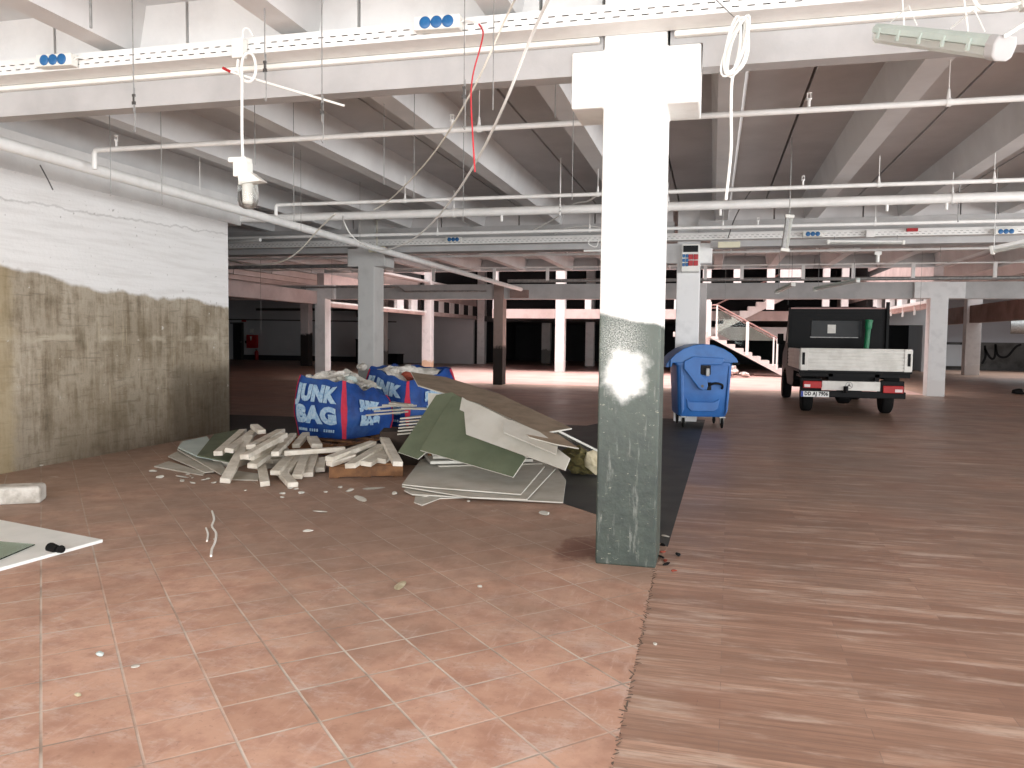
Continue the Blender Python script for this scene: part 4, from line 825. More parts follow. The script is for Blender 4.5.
m = MB(); m.cyl((-3.18, 4.685, 3.205), (-3.13, 4.70, 3.18), .0095, 6); part('red_end', m, 'red_plastic', t)
cable('wall_wire', LEFT_WIRE, .006, 'dark_steel', 'dark wire hook in front of the white wall, below the wall pipe')

# outlet board on the second column
t = thing('outlet_board', (-.41, 14.05, 2.85), 'white outlet board with blue and red outlets on the column behind the bin', 'outlet board')
m = MB(); m.bb((-.56, 13.98, 2.62), (-.26, 14.31, 3.09)); part('body', m, 'white_plastic', t, bevel=.01)
m = MB(); m.bb((-.535, 13.965, 2.95), (-.285, 13.985, 3.06)); part('window', m, 'glass_dark', t, 'dark fuse window')
for r_ in range(3):
    for c_ in range(2):
        m = MB(); m.box((-.522 + c_ * .056, 13.965, 2.885 - r_ * .075), (.046, .03, .055)); part('blue_outlet', m, 'blue_plastic', t, 'blue outlet', bevel=.006)
for r_ in range(2):
    for c_ in range(2):
        m = MB(); m.box((-.405 + c_ * .085, 13.96, 2.865 - r_ * .105), (.076, .04, .09)); part('red_outlet', m, 'red_plastic', t, 'red outlet', bevel=.008)

# ================================================================== BAGS AND RUBBLE
from mathutils import noise as mnoise
def rubble_bag(cx_, cy_, z0, rz, w, l, h, drop, seed, label, hi, back=-1):
    t = thing('rubble_bag', (cx_, cy_, z0), label, 'rubble bag', 'blue rubble bags', rz)
    def P(s, v, off=0.0):     # s in 0..4 runs front, right, back, left; v 0..1 up
        k = int(s) % 4; u = (s - int(s)) * 2 - 1
        pw = 7.0; hw, hl = w / 2, l / 2
        x, y = [(u, -1), (1, u), (-u, 1), (-1, -u)][k]
        n = (abs(x) ** pw + abs(y) ** pw) ** (1 / pw); x, y = x / n, y / n
        fl = .93 + .10 * math.sin(math.pi * min(1, v * 1.02)) ** .8 - .05 * v
        bul = .045 * math.sin(math.pi * min(v, 1)) * (1 - u * u)
        px, py = x * hw * fl, y * hl * fl
        nx, ny = [(0, -1), (1, 0), (0, 1), (-1, 0)][k]
        ht = h * (1 - drop * (x + 1) / 2 * (.6 - .4 * y * back)) 
        nz = mnoise.noise(Vector((px * 3.1 + seed, py * 3.1, v * 3.0))) * .022 + mnoise.noise(Vector((px * 9 + seed, py * 9, v * 8))) * .007
        rim = mnoise.noise(Vector((px * 5 + seed * 3, py * 5, 0))) * .07 * max(0, v - .75) / .25
        d = bul + nz + off
        return Vector((px + nx * d, py + ny * d, v * ht + rim))
    m = MB(); NS, NV = 72, 22; vs = []; fs = []
    for j in range(NV + 1):
        for i in range(NS): vs.append(P(4 * i / NS, j / NV))
    for j in range(NV):
        for i in range(NS): fs.append((j * NS + i, j * NS + (i + 1) % NS, (j + 1) * NS + (i + 1) % NS, (j + 1) * NS + i))
    # the mouth folds inward and down on the load
    for q, (f, dz) in enumerate(((.93, -.015), (.84, -.06))):
        for i in range(NS):
            p = P(4 * i / NS, 1); vs.append(Vector((p.x * f, p.y * f, p.z + dz + .03 * mnoise.noise(p * 6))))
        for i in range(NS): fs.append(((NV + q) * NS + i, (NV + q) * NS + (i + 1) % NS, (NV + q + 1) * NS + (i + 1) % NS, (NV + q + 1) * NS + i))
    fs.append(tuple(range(NS - 1, -1, -1))); m.add(vs, fs)
    part('bag_body', m, 'bag_blue', t, local=True, smooth=True)
    # heap of fine rubble filling the mouth
    m = MB(); vs = []; fs = []; NR = 6
    for j in range(NR + 1):
        f = .86 * (1 - j / NR)
        for i in range(NS):
            p = P(4 * i / NS, 1); q = Vector((p.x * f, p.y * f, p.z - .055 + hi * (1 - f) ** .7)); q.z += .05 * mnoise.noise(Vector((q.x * 7, q.y * 7, seed))); vs.append(q)
    for j in range(NR):
        for i in range(NS): fs.append((j * NS + i, j * NS + (i + 1) % NS, (j + 1) * NS + (i + 1) % NS, (j + 1) * NS + i))
    m.add(vs, fs); part('load', m, 'plaster', t, 'grey-white plaster rubble filling the mouth', local=True)
    # red corner webbing
    for s in (.985, .06, 1.93, 2.04):
        m = MB(); vs = []; fs = []
        for j in range(25):
            v = j / 24
            for ds, o in ((-.028, .004), (-.028, .012), (.028, .012), (.028, .004)): vs.append(P(s + ds, v, o))
        for j in range(24):
            for k in range(4): fs.append((j * 4 + k, j * 4 + (k + 1) % 4, (j + 1) * 4 + (k + 1) % 4, (j + 1) * 4 + k))
        m.add(vs, fs); part('strap', m, 'strap_red', t, 'red webbing strap', local=True)
    # printed letters
    def letters(body, side, u0, v0, wid, size, off=.018, name='lettering'):
        lv, lf = text_mesh(body, size, .022); x0 = max(p.x for p in lv); L = w if side % 2 == 0 else l
        k = wid / (2 * x0) ; mm = MB(); bm = bmesh.new()
        for p in lv: bm.verts.new((p.x * k, p.y, 0))
        bm.verts.ensure_lookup_table()
        for f in lf:
            try: bm.faces.new([bm.verts[i] for i in f])
            except ValueError: pass
        bmesh.ops.remove_doubles(bm, verts=bm.verts, dist=1e-5)
        bmesh.ops.subdivide_edges(bm, edges=[e for e in bm.edges if e.calc_length() > .06], cuts=2, use_grid_fill=True)
        bmesh.ops.triangulate(bm, faces=bm.faces); bm.verts.ensure_lookup_table(); bm.verts.index_update()
        vs = [P(side + .5 + (u0 + v.co.x) / L, v0 + v.co.y / h, off) for v in bm.verts]; fs = [[v.index for v in f.verts] for f in bm.faces]; bm.free()
        mm.add(vs, fs); part(name, mm, 'bag_text', t, 'pale block letters', local=True)
    letters('JUNK', 0, .0, .72, w * .78, .27); letters('BAG', 0, .02, .40, w * .72, .29)
    m = MB()
    for k in range(17):
        if k in (5, 10, 11): continue
        a = P(.16 + k * .04, .13, .008); m.box(a, (.022, .006, .035))
    part('small_print', m, 'bag_text', t, 'row of small illegible print', local=True)
    letters('JUNK', 1, -.1, .62, .44, .15); letters('BAG', 1, -.1, .34, .38, .17)
    return t, P

bag1 = rubble_bag(-4.73, 9.61, .15, math.radians(-14.3), .92, 1.06, .78, .36, 1.3, 'full blue rubble bag nearest the viewer, on the pallet behind the battens', .09)
bag2 = rubble_bag(-4.42, 11.22, .15, math.radians(-17), .92, 1.3, .86, .25, 5.1, 'second blue rubble bag, behind the front one, under the end of brown board', .05, 1)
# chunks lying on the load
def chunk(name, p, r, seed, mat, label, flat=(1, .8, .6), cat='chunk', group=None):
    m = MB(); m.rock((0, 0, 0), r, seed, flat, 2); mz = min(v.z for v in m.v)
    o = bpy.data.objects.new(name, mesh_of(name, m, mat, Matrix.Translation((0, 0, mz)).inverted())); COL.objects.link(o); o.location = (p[0], p[1], p[2])
    return tag(o, label, cat, group)
def on_bag(b, x, y, z):
    r = b[0]; q = Matrix.Rotation(r.rotation_euler.z, 3, 'Z') @ Vector((x, y, 0)); return (r.location.x + q.x, r.location.y + q.y, r.location.z + z)
spots = [(-.28, -.55, .66, .09, 'plaster', 'white'), (-.1, -.6, .64, .075, 'brick_red', 'red'), (.02, -.5, .64, .10, 'plaster', 'white'), (.2, -.6, .60, .07, 'brick_red', 'red'), (-.2, -.3, .68, .12, 'plaster', 'white'), (.08, -.25, .68, .10, 'gypsum_grey', 'grey'), (.25, -.32, .64, .09, 'plaster', 'white'), (-.22, 0, .68, .13, 'plaster', 'white'), (.05, .05, .68, .11, 'gypsum_mint', 'pale'), (.26, 0, .63, .1, 'plaster', 'white'), (-.1, .35, .68, .13, 'plaster', 'white'), (.2, .4, .65, .12, 'gypsum_grey', 'grey')]
depth_w = ['at the front left', 'at the front', 'at the front', 'near the red strap', 'left of the middle', 'in the middle', 'right of the middle', 'behind the middle on the left', 'behind the middle', 'behind the middle on the right', 'at the back left', 'at the back right']
for i, (x, y, z, r, mt, cn) in enumerate(spots):
    chunk('rubble_chunk', on_bag(bag1, x, y * .66, (z + .035) * (1 - .12 * (x + .46) / .46 * (.6 + y * .7))), r, i + 10, mt, '%s rubble chunk %s of the front blue bag mouth%s' % (cn, depth_w[i], ', beside the other' if i == 2 else ''), (1.1, .8, .6), 'rubble', 'rubble chunks in the front bag')
# curled plaster slabs poking out of the first bag
for i, (x, y, z, s, a, e, l_) in enumerate([(.1, -.35, .71, (.5, .13), .5, .25, 'long white plaster slab lying across the front bag mouth'), (-.15, -.05, .75, (.42, .18), -.6, -.3, 'short white plaster slab tilted up out of the front bag'), (.22, .2, .73, (.55, .12), .9, .2, 'grey-green board strip sticking out of the front bag to the right'), (.3, -.1, .70, (.5, .09), -.3, -.22, 'narrow pale board strip sloping down the right side of front bag'), (-.02, .3, .78, (.36, .26), .2, .5, 'white plaster slab at the back of the front bag')]):
    m = MB(); p = on_bag(bag1, x * .8, y * .7, z - .04 - .12 * max(0, x)); m.box(p, (s[0], s[1], .02), Matrix.Rotation(a, 3, 'Z') @ Matrix.Rotation(e, 3, 'Y') @ Matrix.Rotation(.2, 3, 'X')); solo('plaster_slab', m, 'gypsum_mint' if 'green' in l_ else 'gypsum_white', l_, 'plaster slab', 'plaster slabs in the front bag', bevel=.004)
for i, (x, y, z, r, mt, cn) in enumerate([(-.42, -.62, .8, .10, 'plaster', 'white rubble chunk at the top left corner of the rear blue bag'), (.1, -.2, .66, .12, 'brick_red', 'red rubble chunk in the middle of the rear blue bag'), (-.1, -.3, .74, .1, 'plaster', 'white rubble chunk left of middle in the rear blue bag'), (.2, .2, .62, .13, 'brick_red', 'red rubble chunk at the back of the rear blue bag'), (.3, -.1, .58, .09, 'plaster', 'white rubble chunk at the right of the rear blue bag'), (-.2, .2, .74, .12, 'plaster', 'white rubble chunk at the back left of the rear blue bag')]):
    chunk('rubble_chunk', on_bag(bag2, x, y, z - .02), r, i + 50, mt, cn, (1.1, .8, .6), 'rubble', 'rubble chunks in the rear bag')

# pallets
def pallet(cx_, cy_, rz, w, d, label):
    t = thing('pallet', (cx_, cy_, 0), label, 'pallet', 'wooden pallets', rz); h = .144
    for i in range(5):
        y = -d / 2 + .05 + i * (d - .10) / 4
        m = MB(); m.box((0, y, h - .011), (w, .098, .022)); part('deck_board', m, 'pallet', t, local=True, bevel=.003)
    for i in (-1, 0, 1):
        m = MB(); m.box((i * (w / 2 - .05), 0, h - .033), (.1, d, .022)); part('stringer', m, 'pallet', t, local=True, bevel=.003)
        m = MB(); m.box((i * (w / 2 - .05), 0, .011), (.1, d, .022)); part('base_board', m, 'pallet', t, local=True, bevel=.003)
        for j in (-1, 0, 1):
            m = MB(); m.box((i * (w / 2 - .05), j * (d / 2 - .07), .061), (.098, .14, .078)); part('block', m, 'pallet', t, local=True, bevel=.003)
    # facing board along the near edge
    m = MB(); m.box((0, -d / 2 - .011, .07), (w, .02, .11)); part('edge_board', m, 'pallet', t, local=True, bevel=.003)
    return t
a, b = Vector(PALLET[0]), Vector(PALLET[1]); dr = (b - a).normalized(); nr = Vector((-dr.y, dr.x, 0)); pc = (a + b) / 2 + nr * .52
pallet(pc.x, pc.y, math.atan2(dr.y, dr.x), (b - a).length, 1.0, 'small wooden pallet in front, under the right-hand plaster battens')
pallet(-4.74, 9.45, math.radians(-14.3), 1.1, 1.5, 'wooden pallet under the front blue rubble bag')
pallet(-4.42, 11.22, math.radians(-17), 1.1, 1.4, 'wooden pallet under the rear blue rubble bag')

# plaster battens, each on its own
names_b = ['long batten reaching furthest to the front of left heap', 'batten against the green board, leftmost of the heap', 'second batten right of the green scrap board', 'upper of the two parallel battens at the top of the left heap', 'lower of two parallel battens at the top of the left heap', 'broad batten low in the middle of the left heap', 'batten lying under the two parallel top battens', 'short batten end pointing at the viewer below left heap', 'batten leaning on the long crosswise one, top of the heap middle', 'long batten lying crosswise in front of the front blue bag', 'front batten of the fan, beneath the crosswise one, on its left', 'second batten of the fan, beneath the crosswise one', 'third batten of the fan, beneath the crosswise one', 'fourth batten of the fan, beneath the crosswise one', 'last stubby batten of the fan, next to the pallet', 'short batten fallen flat in front of the fan', 'stub of batten at the very top back of left heap', 'upright wedge-like batten end against the front blue bag', 'batten behind the crosswise one at the foot of front blue bag', 'upper left batten on the small pallet', 'lower left batten on the small pallet', 'middle broad batten on the small pallet', 'batten right of the middle one on the small pallet', 'short batten near the right end of the small pallet', 'batten leaning the other way at the right end of the small pallet', 'batten behind, across the back of the small pallet']
for i, ((p, q, w), nm) in enumerate(zip(BATTENS, names_b)):
    m = MB(); p, q = Vector(p), Vector(q); rnd = random.Random(i)
    m.beam(p, q, w, .05, (rnd.uniform(-.12, .12), rnd.uniform(-.1, .1), 1))
    solo('plaster_batten', m, 'batten', 'dirty white plaster ' + nm, 'batten', 'plaster battens in the rubble heap', bevel=.006)
# loose filling under the left heap so that it lies on something: small offcuts
rnd = random.Random(11)
hid = [(-5.15, 7.75, .0), (-4.75, 7.7, 0), (-4.95, 8.15, 0), (-4.55, 8.0, 0), (-5.35, 8.2, 0)]
for i, (x, y, z) in enumerate(hid):
    m = MB(); m.box((x, y, .09), (.5, .16, .05), Matrix.Rotation(rnd.uniform(0, 3), 3, 'Z')); m2 = MB()
    solo('plaster_offcut', m, 'batten', 'plaster offcut deep inside the left heap of battens', 'batten', 'offcuts inside the left heap', bevel=.005)
    m2.box((x + .05, y, .035), (.42, .2, .06), Matrix.Rotation(rnd.uniform(0, 3), 3, 'Z')); solo('plaster_offcut', m2, 'batten', 'plaster offcut deep inside the left heap of battens', 'batten', 'offcuts inside the left heap', bevel=.005)

# board scraps of the left heap
sm = ['gypsum_grey', 'gypsum_grey', 'gypsum_grey', 'gypsum_mint', 'gypsum_green', 'gypsum_grey']
sl = ['lowest flat grey board scrap, far left tip of the heap', 'second grey board scrap above the left tip of the heap', 'grey board under the pale one at the left of the heap', 'pale blue-white board scrap at the left of the heap', 'green board scrap on top of the left heap', 'thin grey board scrap under the front of the longest batten']
for pts, mt, lb in zip(SCRAPS, sm, sl):
    m = MB(); m.slab(pts, .014); solo('board_scrap', m, mt, lb, 'board scrap', 'board scraps in the left heap', bevel=.002)

# boards of the right heap
def board(pts, th, mats, label, name='plasterboard', bend=0):
    m = MB(); m.slab(pts, th); m.cur = 0
    o = solo(name, m, mats, label, 'board', bevel=.002)
    if isinstance(mats, (list, tuple)):
        for p in o.data.polygons:
            if abs(p.normal.z) < .35 or len(p.vertices) == 4 and p.area < .06: p.material_index = 1
    return o
board(BROWN_BOARD, .016, ['cardboard_brown', 'gypsum_white'], 'long brown-faced board lying sloped on top of the right heap')
board(GREEN_BACK, .0125, ['gypsum_green', 'gypsum_white'], 'green plasterboard standing behind the other, on the left of the heap')
board(GREEN_FRONT, .0125, ['gypsum_green', 'gypsum_white'], 'front green plasterboard leaning under the white board')
board(WHITE_BOARD, .0125, ['gypsum_white', 'gypsum_white'], 'large white plasterboard leaning under the brown board')
board(WHITE_SLIVER, .0125, ['gypsum_white', 'gypsum_white'], 'narrow white plasterboard edge peeping out left of the large white one')
board(BROKEN_BOARDS[0], .0125, ['gypsum_grey', 'gypsum_white'], 'broken grey board on the white one near its right end')
board(BROKEN_BOARDS[1], .0125, ['cardboard_brown', 'gypsum_white'], 'small broken brown-grey board sticking out right below brown board')
board(GREY_VERTICAL, .0125, ['gypsum_grey', 'gypsum_white'], 'upright pale grey board behind the green ones, right of the rear bag')
fl = ['uppermost, reaching furthest right, of the flat grey boards on the floor', 'second flat grey board on the floor in front of the heap', 'third flat grey board on the floor, at the front left', 'small thin board scrap in front of the flat grey boards']
for pts, lb in zip(FLAT_BOARDS, fl): board(pts, .0125, ['gypsum_grey', 'gypsum_white'], lb)
m = MB(); m.beam(PLANK_LEAN[0], PLANK_LEAN[1], .10, .025); solo('plank', m, 'gypsum_white', 'pale plank sloping down from the heap toward the front column', 'plank', bevel=.003)
# stack of sheets that carries the right heap
rnd = random.Random(5)
for i in range(9):
    m = MB(); z = .012 + i * .047
    m.box((-2.55 + rnd.uniform(-.05, .05), 8.55 + rnd.uniform(-.05, .05), z + .01), (1.15 - i * .012, 1.0, .03), Matrix.Rotation(.42 + rnd.uniform(-.06, .06), 3, 'Z'))
    solo('plasterboard', m, 'gypsum_grey' if i % 2 else 'gypsum_white', 'sheet in the stack under the green boards, %s from the floor' % ordinal(i + 1), 'board', 'stacked sheets under the right heap', bevel=.003)
for i, (p, q) in enumerate(STACK_TOP):
    m = MB(); m.beam(p, q, .16 - .012 * i, .018); solo('board_strip', m, ['gypsum_white', 'gypsum_grey'][i % 2], 'pale board strip between rear bag and green boards, %s of the loose upper bundle' % ordinal(i + 1), 'board strip', 'board strips right of the bags', bevel=.002)
for i, (p, q) in enumerate(STACK_SIDE):
    m = MB(); m.beam(p, q, .3, .016); solo('board_strip', m, ['gypsum_grey', 'gypsum_white'][i % 2], 'board strip in the low stack left of green boards, %s from the bottom' % ordinal(i + 1), 'board strip', 'board strips right of the bags', bevel=.002)
m = MB(); m.box((-3.02, 8.25, .24), (.05, .05, .48)); solo('stake', m, 'pallet', 'thin brown stake standing left of the board strips', 'stake', bevel=.004)
m = MB(); m.box((-3.42, 8.45, .19), (.5, .4, .38), Matrix.Rotation(.3, 3, 'Z')); solo('crate', m, 'gap_shade_wood', 'crate coloured dark as a shaded gap, carrying strips between bags and green boards', 'crate', bevel=.01)  # crate colour carries the shade of the gap between the heaps
# mineral wool bale beside the front column
t = thing('wool_bale', (-1.28, 8.3, 0), 'mossy mineral wool bale at the right end of the heap beside front column', 'bale')
m = MB(); m.rock((-1.36, 8.3, .15), .19, 4, (1.15, .9, .85), 3, .8); part('wool', m, 'wool', t)
m = MB(); m.rock((-1.14, 8.22, .14), .17, 9, (.6, .9, .85), 2, .7); part('paper_facing', m, 'kraft', t, 'torn pale paper facing')

# ================================================================== LOOSE THINGS ON THE FLOOR
m = MB(); m.slab([(-4.055, 4.533, .026), (-4.16, 3.66, .026), (-5.55, 3.95, .026), (-5.40, 4.84, .026)], .022); solo('white_panel', m, 'panel_white', 'large white panel lying flat on the tiles at left edge', 'panel', bevel=.003)
m = MB(); m.slab([(-4.36, 4.27, .036), (-4.26, 3.85, .036), (-4.96, 3.83, .036), (-5.06, 4.25, .036)], .007); solo('glass_pane', m, 'pane', 'greenish glass pane lying on the white panel at left edge', 'glass pane')
t = thing('rubber_stopper', (-4.12, 4.19, 0), 'small black rubber stopper beside the corner of the white panel', 'stopper')
m = MB(); m.cyl((-4.19, 4.22, .04), (-4.10, 4.19, .035), .034, 12, .03); part('body', m, 'rubber', t, bevel=.006)
m = MB(); m.cyl((-4.10, 4.19, .035), (-4.055, 4.175, .05), .016, 10, .026); part('stem', m, 'rubber', t)
m = MB(); m.box((-5.72, 5.42, .075), (.42, .22, .15), Matrix.Rotation(.55, 3, 'Z')); solo('plaster_block', m, 'plaster', 'white plaster block lying on the tiles by the stained wall, left edge', 'block', bevel=.03)
dl = [('wood_chip', 'kraft', 'tan wood chip lying alone in the middle of the tiles', .06, (1.4, .5, .12)), ('plaster_chip', 'gypsum_mint', 'pale green chip on the front left tiles', .022, (1.2, .8, .5)), ('plaster_chip', 'gypsum_white', 'white chip right of the two curled strips, larger one', .055, (1.3, .7, .14)), ('plaster_chip', 'gypsum_white', 'small white chip just below the larger white chip', .03, (1.4, .6, .3)), ('plaster_chip', 'gypsum_white', 'small white chip near the fan of battens', .04, (1.2, .8, .22)), ('plaster_chip', 'gypsum_white', 'flat white chip in front of the small pallet, lowest', .08, (1.7, .4, .09)), ('plaster_chip', 'gypsum_white', 'white plaster flakes right before the small pallet', .08, (1.5, .7, .08)), ('plaster_chip', 'gypsum_white', 'white flake under the left corner of the small pallet', .05, (1.2, .8, .3)), ('plaster_chip', 'gypsum_white', 'white chip at the far left foot of the heap', .04, (1.2, .8, .22)), ('plaster_chip', 'gypsum_white', 'tiny white chip left of the flat flakes', .03, (1.2, .8, .22)), ('plaster_chip', 'gypsum_white', 'white crumb strewn left of the longest batten', .05, (1.8, .7, .2)), ('plaster_chip', 'kraft', 'small brown crumb on the front left tiles', .016, (1.2, .8, .5)), ('plaster_chip', 'gypsum_white', 'little white crumb on the front tiles near bottom left', .018, (1.2, .8, .22)), ('plaster_chip', 'gypsum_white', 'white chip at the foot of the stained wall', .05, (1.8, .7, .3)), ('plaster_chip', 'gypsum_white', 'tiny white chip below the curled strips', .014, (1.2, .8, .22)), ('plaster_chip', 'gypsum_white', 'tiny pale chip on the tiles left of the front column', .016, (1.4, .8, .4)), ('plaster_chip', 'gypsum_white', 'tiny white chip on the planks just right of front column', .022, (2.0, .6, .3)), ('plaster_chip', 'gypsum_white', 'tiny white chip on the tile and plank joint', .014, (1.2, .8, .22)), ('plaster_chip', 'gypsum_white', 'white crumb at the right corner of flat boards', .05, (1.6, .8, .3))]
for i, ((x, y, z), (nm, mt, lb, r, flt)) in enumerate(zip(DEBRIS, dl)):
    chunk(nm, (x, y, .003), r, 100 + i, mt, lb, flt, 'chip', 'small chips scattered on the floor')
rnd = random.Random(21)
for i in range(22):
    u = rnd.random(); x, y = -5.6 + 4.0 * u + rnd.uniform(-.2, .2), 7.05 - .55 * math.sin(u * 3.1) + rnd.uniform(-.25, .15)
    chunk('plaster_crumb', (x, y, .003), rnd.uniform(.012, .034), 600 + i, 'gypsum_white', 'tiny white plaster crumb in the scatter on the tiles before the heaps', (1.4, .8, .35), 'crumb', 'tiny crumbs before the heaps')
for i, ps in enumerate(STRIP_CURL):
    m = MB(); m.tube(spline([(p[0], p[1], .01) for p in ps], 5), .008 if i == 0 else .007, 6); solo('curled_strip', m, 'white_plastic', ['longer curled white strip lying on the tiles', 'shorter curled white strip lying on the tiles'][i], 'strip')
chunk('metal_scrap', (8.5, 25.4, .0), .16, 300, 'rubber', 'small black scrap on the bright floor right of the white column', (1.3, .8, .6), 'scrap')
rnd = random.Random(2)
for i in range(9):
    chunk('rubber_flake', (-.33 + rnd.uniform(-.05, .14), 5.0 + i * .075 + rnd.uniform(-.02, .02) - .05, .003), rnd.uniform(.018, .035), 400 + i, 'rubber' if i % 3 else 'brick_red', '%s dark flake from the near end, along the right foot of front column' % ordinal(i + 1), (1.4, .7, .3), 'flake', 'dark flakes at the foot of the front column')

# ================================================================== BLUE BIN
BX, BY, BR = -.215, 13.72, math.radians(10)
t = thing('waste_bin', (BX, BY, 0), 'blue four-wheeled waste bin right behind the front column', 'bin', rz=BR)
def rring(w, l, z, r=.07, n=5, ox=0):
    out = []
    for cx_, cy_, a0 in ((w / 2 - r, -l / 2 + r, -90), (w / 2 - r, l / 2 - r, 0), (-w / 2 + r, l / 2 - r, 90), (-w / 2 + r, -l / 2 + r, 180)):
        for k in range(n + 1):
            a = math.radians(a0 + 90 * k / n); out.append((cx_ + r * math.cos(a) + ox, cy_ + r * math.sin(a), z))
    return out
def loft(rings, cap0=True, cap1=True):
    m = MB(); n = len(rings[0]); vs = [p for r in rings for p in r]; fs = []
    for j in range(len(rings) - 1):
        for i in range(n): fs.append((j * n + i, j * n + (i + 1) % n, (j + 1) * n + (i + 1) % n, (j + 1) * n + i))
    if cap0: fs.append(tuple(range(n - 1, -1, -1)))
    if cap1: fs.append(tuple((len(rings) - 1) * n + i for i in range(n)))
    return m.add(vs, fs)
part('body', loft([rring(.80, .88, .19), rring(.86, .92, .22), rring(.90, .95, .6), rring(.96, .98, 1.03), rring(1.02, 1.0, 1.035), rring(1.02, 1.0, 1.10)]), 'bin_blue', t, local=True, smooth=True)
arc = [(-.56, 1.07), (-.575, 1.0), (-.60, 1.0), (-.60, 1.13), (-.52, 1.21), (-.38, 1.30), (-.2, 1.365), (-.02, 1.385), (.16, 1.37), (.34, 1.31), (.48, 1.23), (.57, 1.15), (.60, 1.08), (.57, 1.08)]
m = MB(); m.prism(arc, 'y', -.52, .52); part('lid', m, 'bin_lid_blue', t, 'domed blue lid', local=True, bevel=.02, smooth=True)
m = MB(); m.prism([(-.60, 1.0), (-.66, .99), (-.66, 1.05), (-.60, 1.13)], 'y', -.45, .45); part('lid_grip', m, 'bin_lid_blue', t, local=True, bevel=.01)
m = MB(); m.prism([(-.36, 1.10), (-.36, .98), (-.09, .66), (-.03, .63), (.05, .64), (.07, .70), (.05, .82), (-.07, .90), (-.07, 1.05), (.30, 1.05), (.34, 1.10), (.34, 1.16), (-.2, 1.18)], 'y', -.56, -.50); part('lid_arm', m, 'bin_blue', t, 'blue swing arm of the lid', local=True, bevel=.012)
m = MB(); m.cyl((-.03, -.565, .70), (-.03, -.50, .70), .025, 12); part('arm_bolt', m, 'dark_steel', t, local=True)
m = MB(); m.bb((-.06, -.512, .88), (.12, -.49, 1.04)); part('lock_recess_shade', m, 'hole_shade', t, 'dark block standing in for the shaded lock recess', local=True, bevel=.02)  # raised block whose dark colour stands for the recess shade
m = MB(); m.bb((.03, -.555, .86), (.09, -.50, .99)); part('lock', m, 'steel', t, 'pale steel lock', local=True, bevel=.008)
m = MB(); m.tube(spline([(.06, -.49, .70), (.08, -.54, .71), (.2, -.56, .75), (.32, -.54, .72), (.33, -.49, .66)], 5), .02, 8); part('handle', m, 'black', t, 'black side handle', local=True, smooth=True)
m = MB(); m.bb((.05, -.497, .63), (.14, -.486, .76)); part('handle_recess_shade', m, 'hole_shade', t, local=True, bevel=.01)  # dark plate for the shade behind the handle
m = MB(); m.prism([(-.42, 1.04), (-.36, 1.04), (-.33, .3), (-.38, .22)], 'y', -.50, -.47); part('corner_rib', m, 'bin_blue', t, local=True, bevel=.01)
m = MB(); m.prism([(.44, 1.04), (.49, 1.04), (.44, .3), (.40, .22)], 'y', -.50, -.455); part('corner_rib', m, 'bin_blue', t, local=True, bevel=.01)
m = MB(); m.prism([(-.30, .50), (-.24, .44), (.2, .44), (.30, .50), (.27, .32), (.2, .28), (-.2, .28), (-.27, .34)], 'y', -.487, -.462); part('foot_panel', m, 'bin_blue', t, local=True, bevel=.012)
m = MB(); m.cyl((.5, -.5, 1.07), (.62, -.5, 1.07), .03, 10); m.cyl((.5, .5, 1.07), (.62, .5, 1.07), .03, 10); part('trunnion', m, 'black', t, local=True)
for x, y in ((-.33, -.40), (.36, -.40), (-.33, .36), (.36, .36)):
    m = MB(); m.box((x, y, .185), (.11, .11, .02)); m.prism([(y - .03, .18), (y + .05, .18), (y + .02, .085), (y - .02, .085)], 'x', x - .032, x - .024); m.prism([(y - .03, .18), (y + .05, .18), (y + .02, .085), (y - .02, .085)], 'x', x + .024, x + .032); c = part('caster', m, 'steel', t, 'steel caster fork', local=True)
    m = MB(); m.lathe((x - .021, y, .085), [(.06, 0), (.083, .008), (.083, .034), (.06, .042)], 20, (1, 0, 0)); part('wheel', m, 'rubber', c, 'black rubber wheel', local=True, smooth=True)

for c in list(t.children):      # the bin is a little narrower than drawn
    for q in [c] + list(c.children): q.data.transform(Matrix.Diagonal((.91, .97, 1, 1)))

# ================================================================== TRUCK
TX = 2.67
t = thing('pickup_truck', (TX, 18.5, 0), 'small black truck with pale aluminium dropside bed, seen from behind', 'truck')
m = MB(); m.bb((TX - 1.02, 16.42, .84), (TX + 1.02, 18.85, .90)); part('bed_floor', m, 'truck_black', t, bevel=.006)
m = MB()
m.bb((TX - .98, 16.40, .885), (TX + .98, 16.43, 1.30))
for k in range(6): m.bb((TX - .86, 16.378, .90 + k * .066), (TX + .86, 16.402, .942 + k * .066))
m.bb((TX - 1.0, 16.385, 1.288), (TX + 1.0, 16.435, 1.315)); tg = part('tailgate', m, 'alu', t, 'ribbed aluminium tailgate', bevel=.005)
for s in (-1, 1):
    m = MB(); m.bb((TX + s * .93 - .07, 16.372, .88), (TX + s * .93 + .07, 16.405, 1.315)); cp = part('corner_post', m, 'alu', t, bevel=.008)
    m = MB(); m.bb((TX + s * .945 - .025, 16.364, .99), (TX + s * .945 + .025, 16.376, 1.23)); part('latch', m, 'black', cp, 'black latch slot')
    m = MB(); m.bb((TX + s * 1.0 - .015, 16.42, .885), (TX + s * 1.0 + .015, 18.85, 1.30)); 
    for k in range(5): m.bb((TX + s * 1.015 - .008, 16.45, .905 + k * .08), (TX + s * 1.015 + .008, 18.82, .955 + k * .08))
    part('side_gate', m, 'alu', t, bevel=.004)
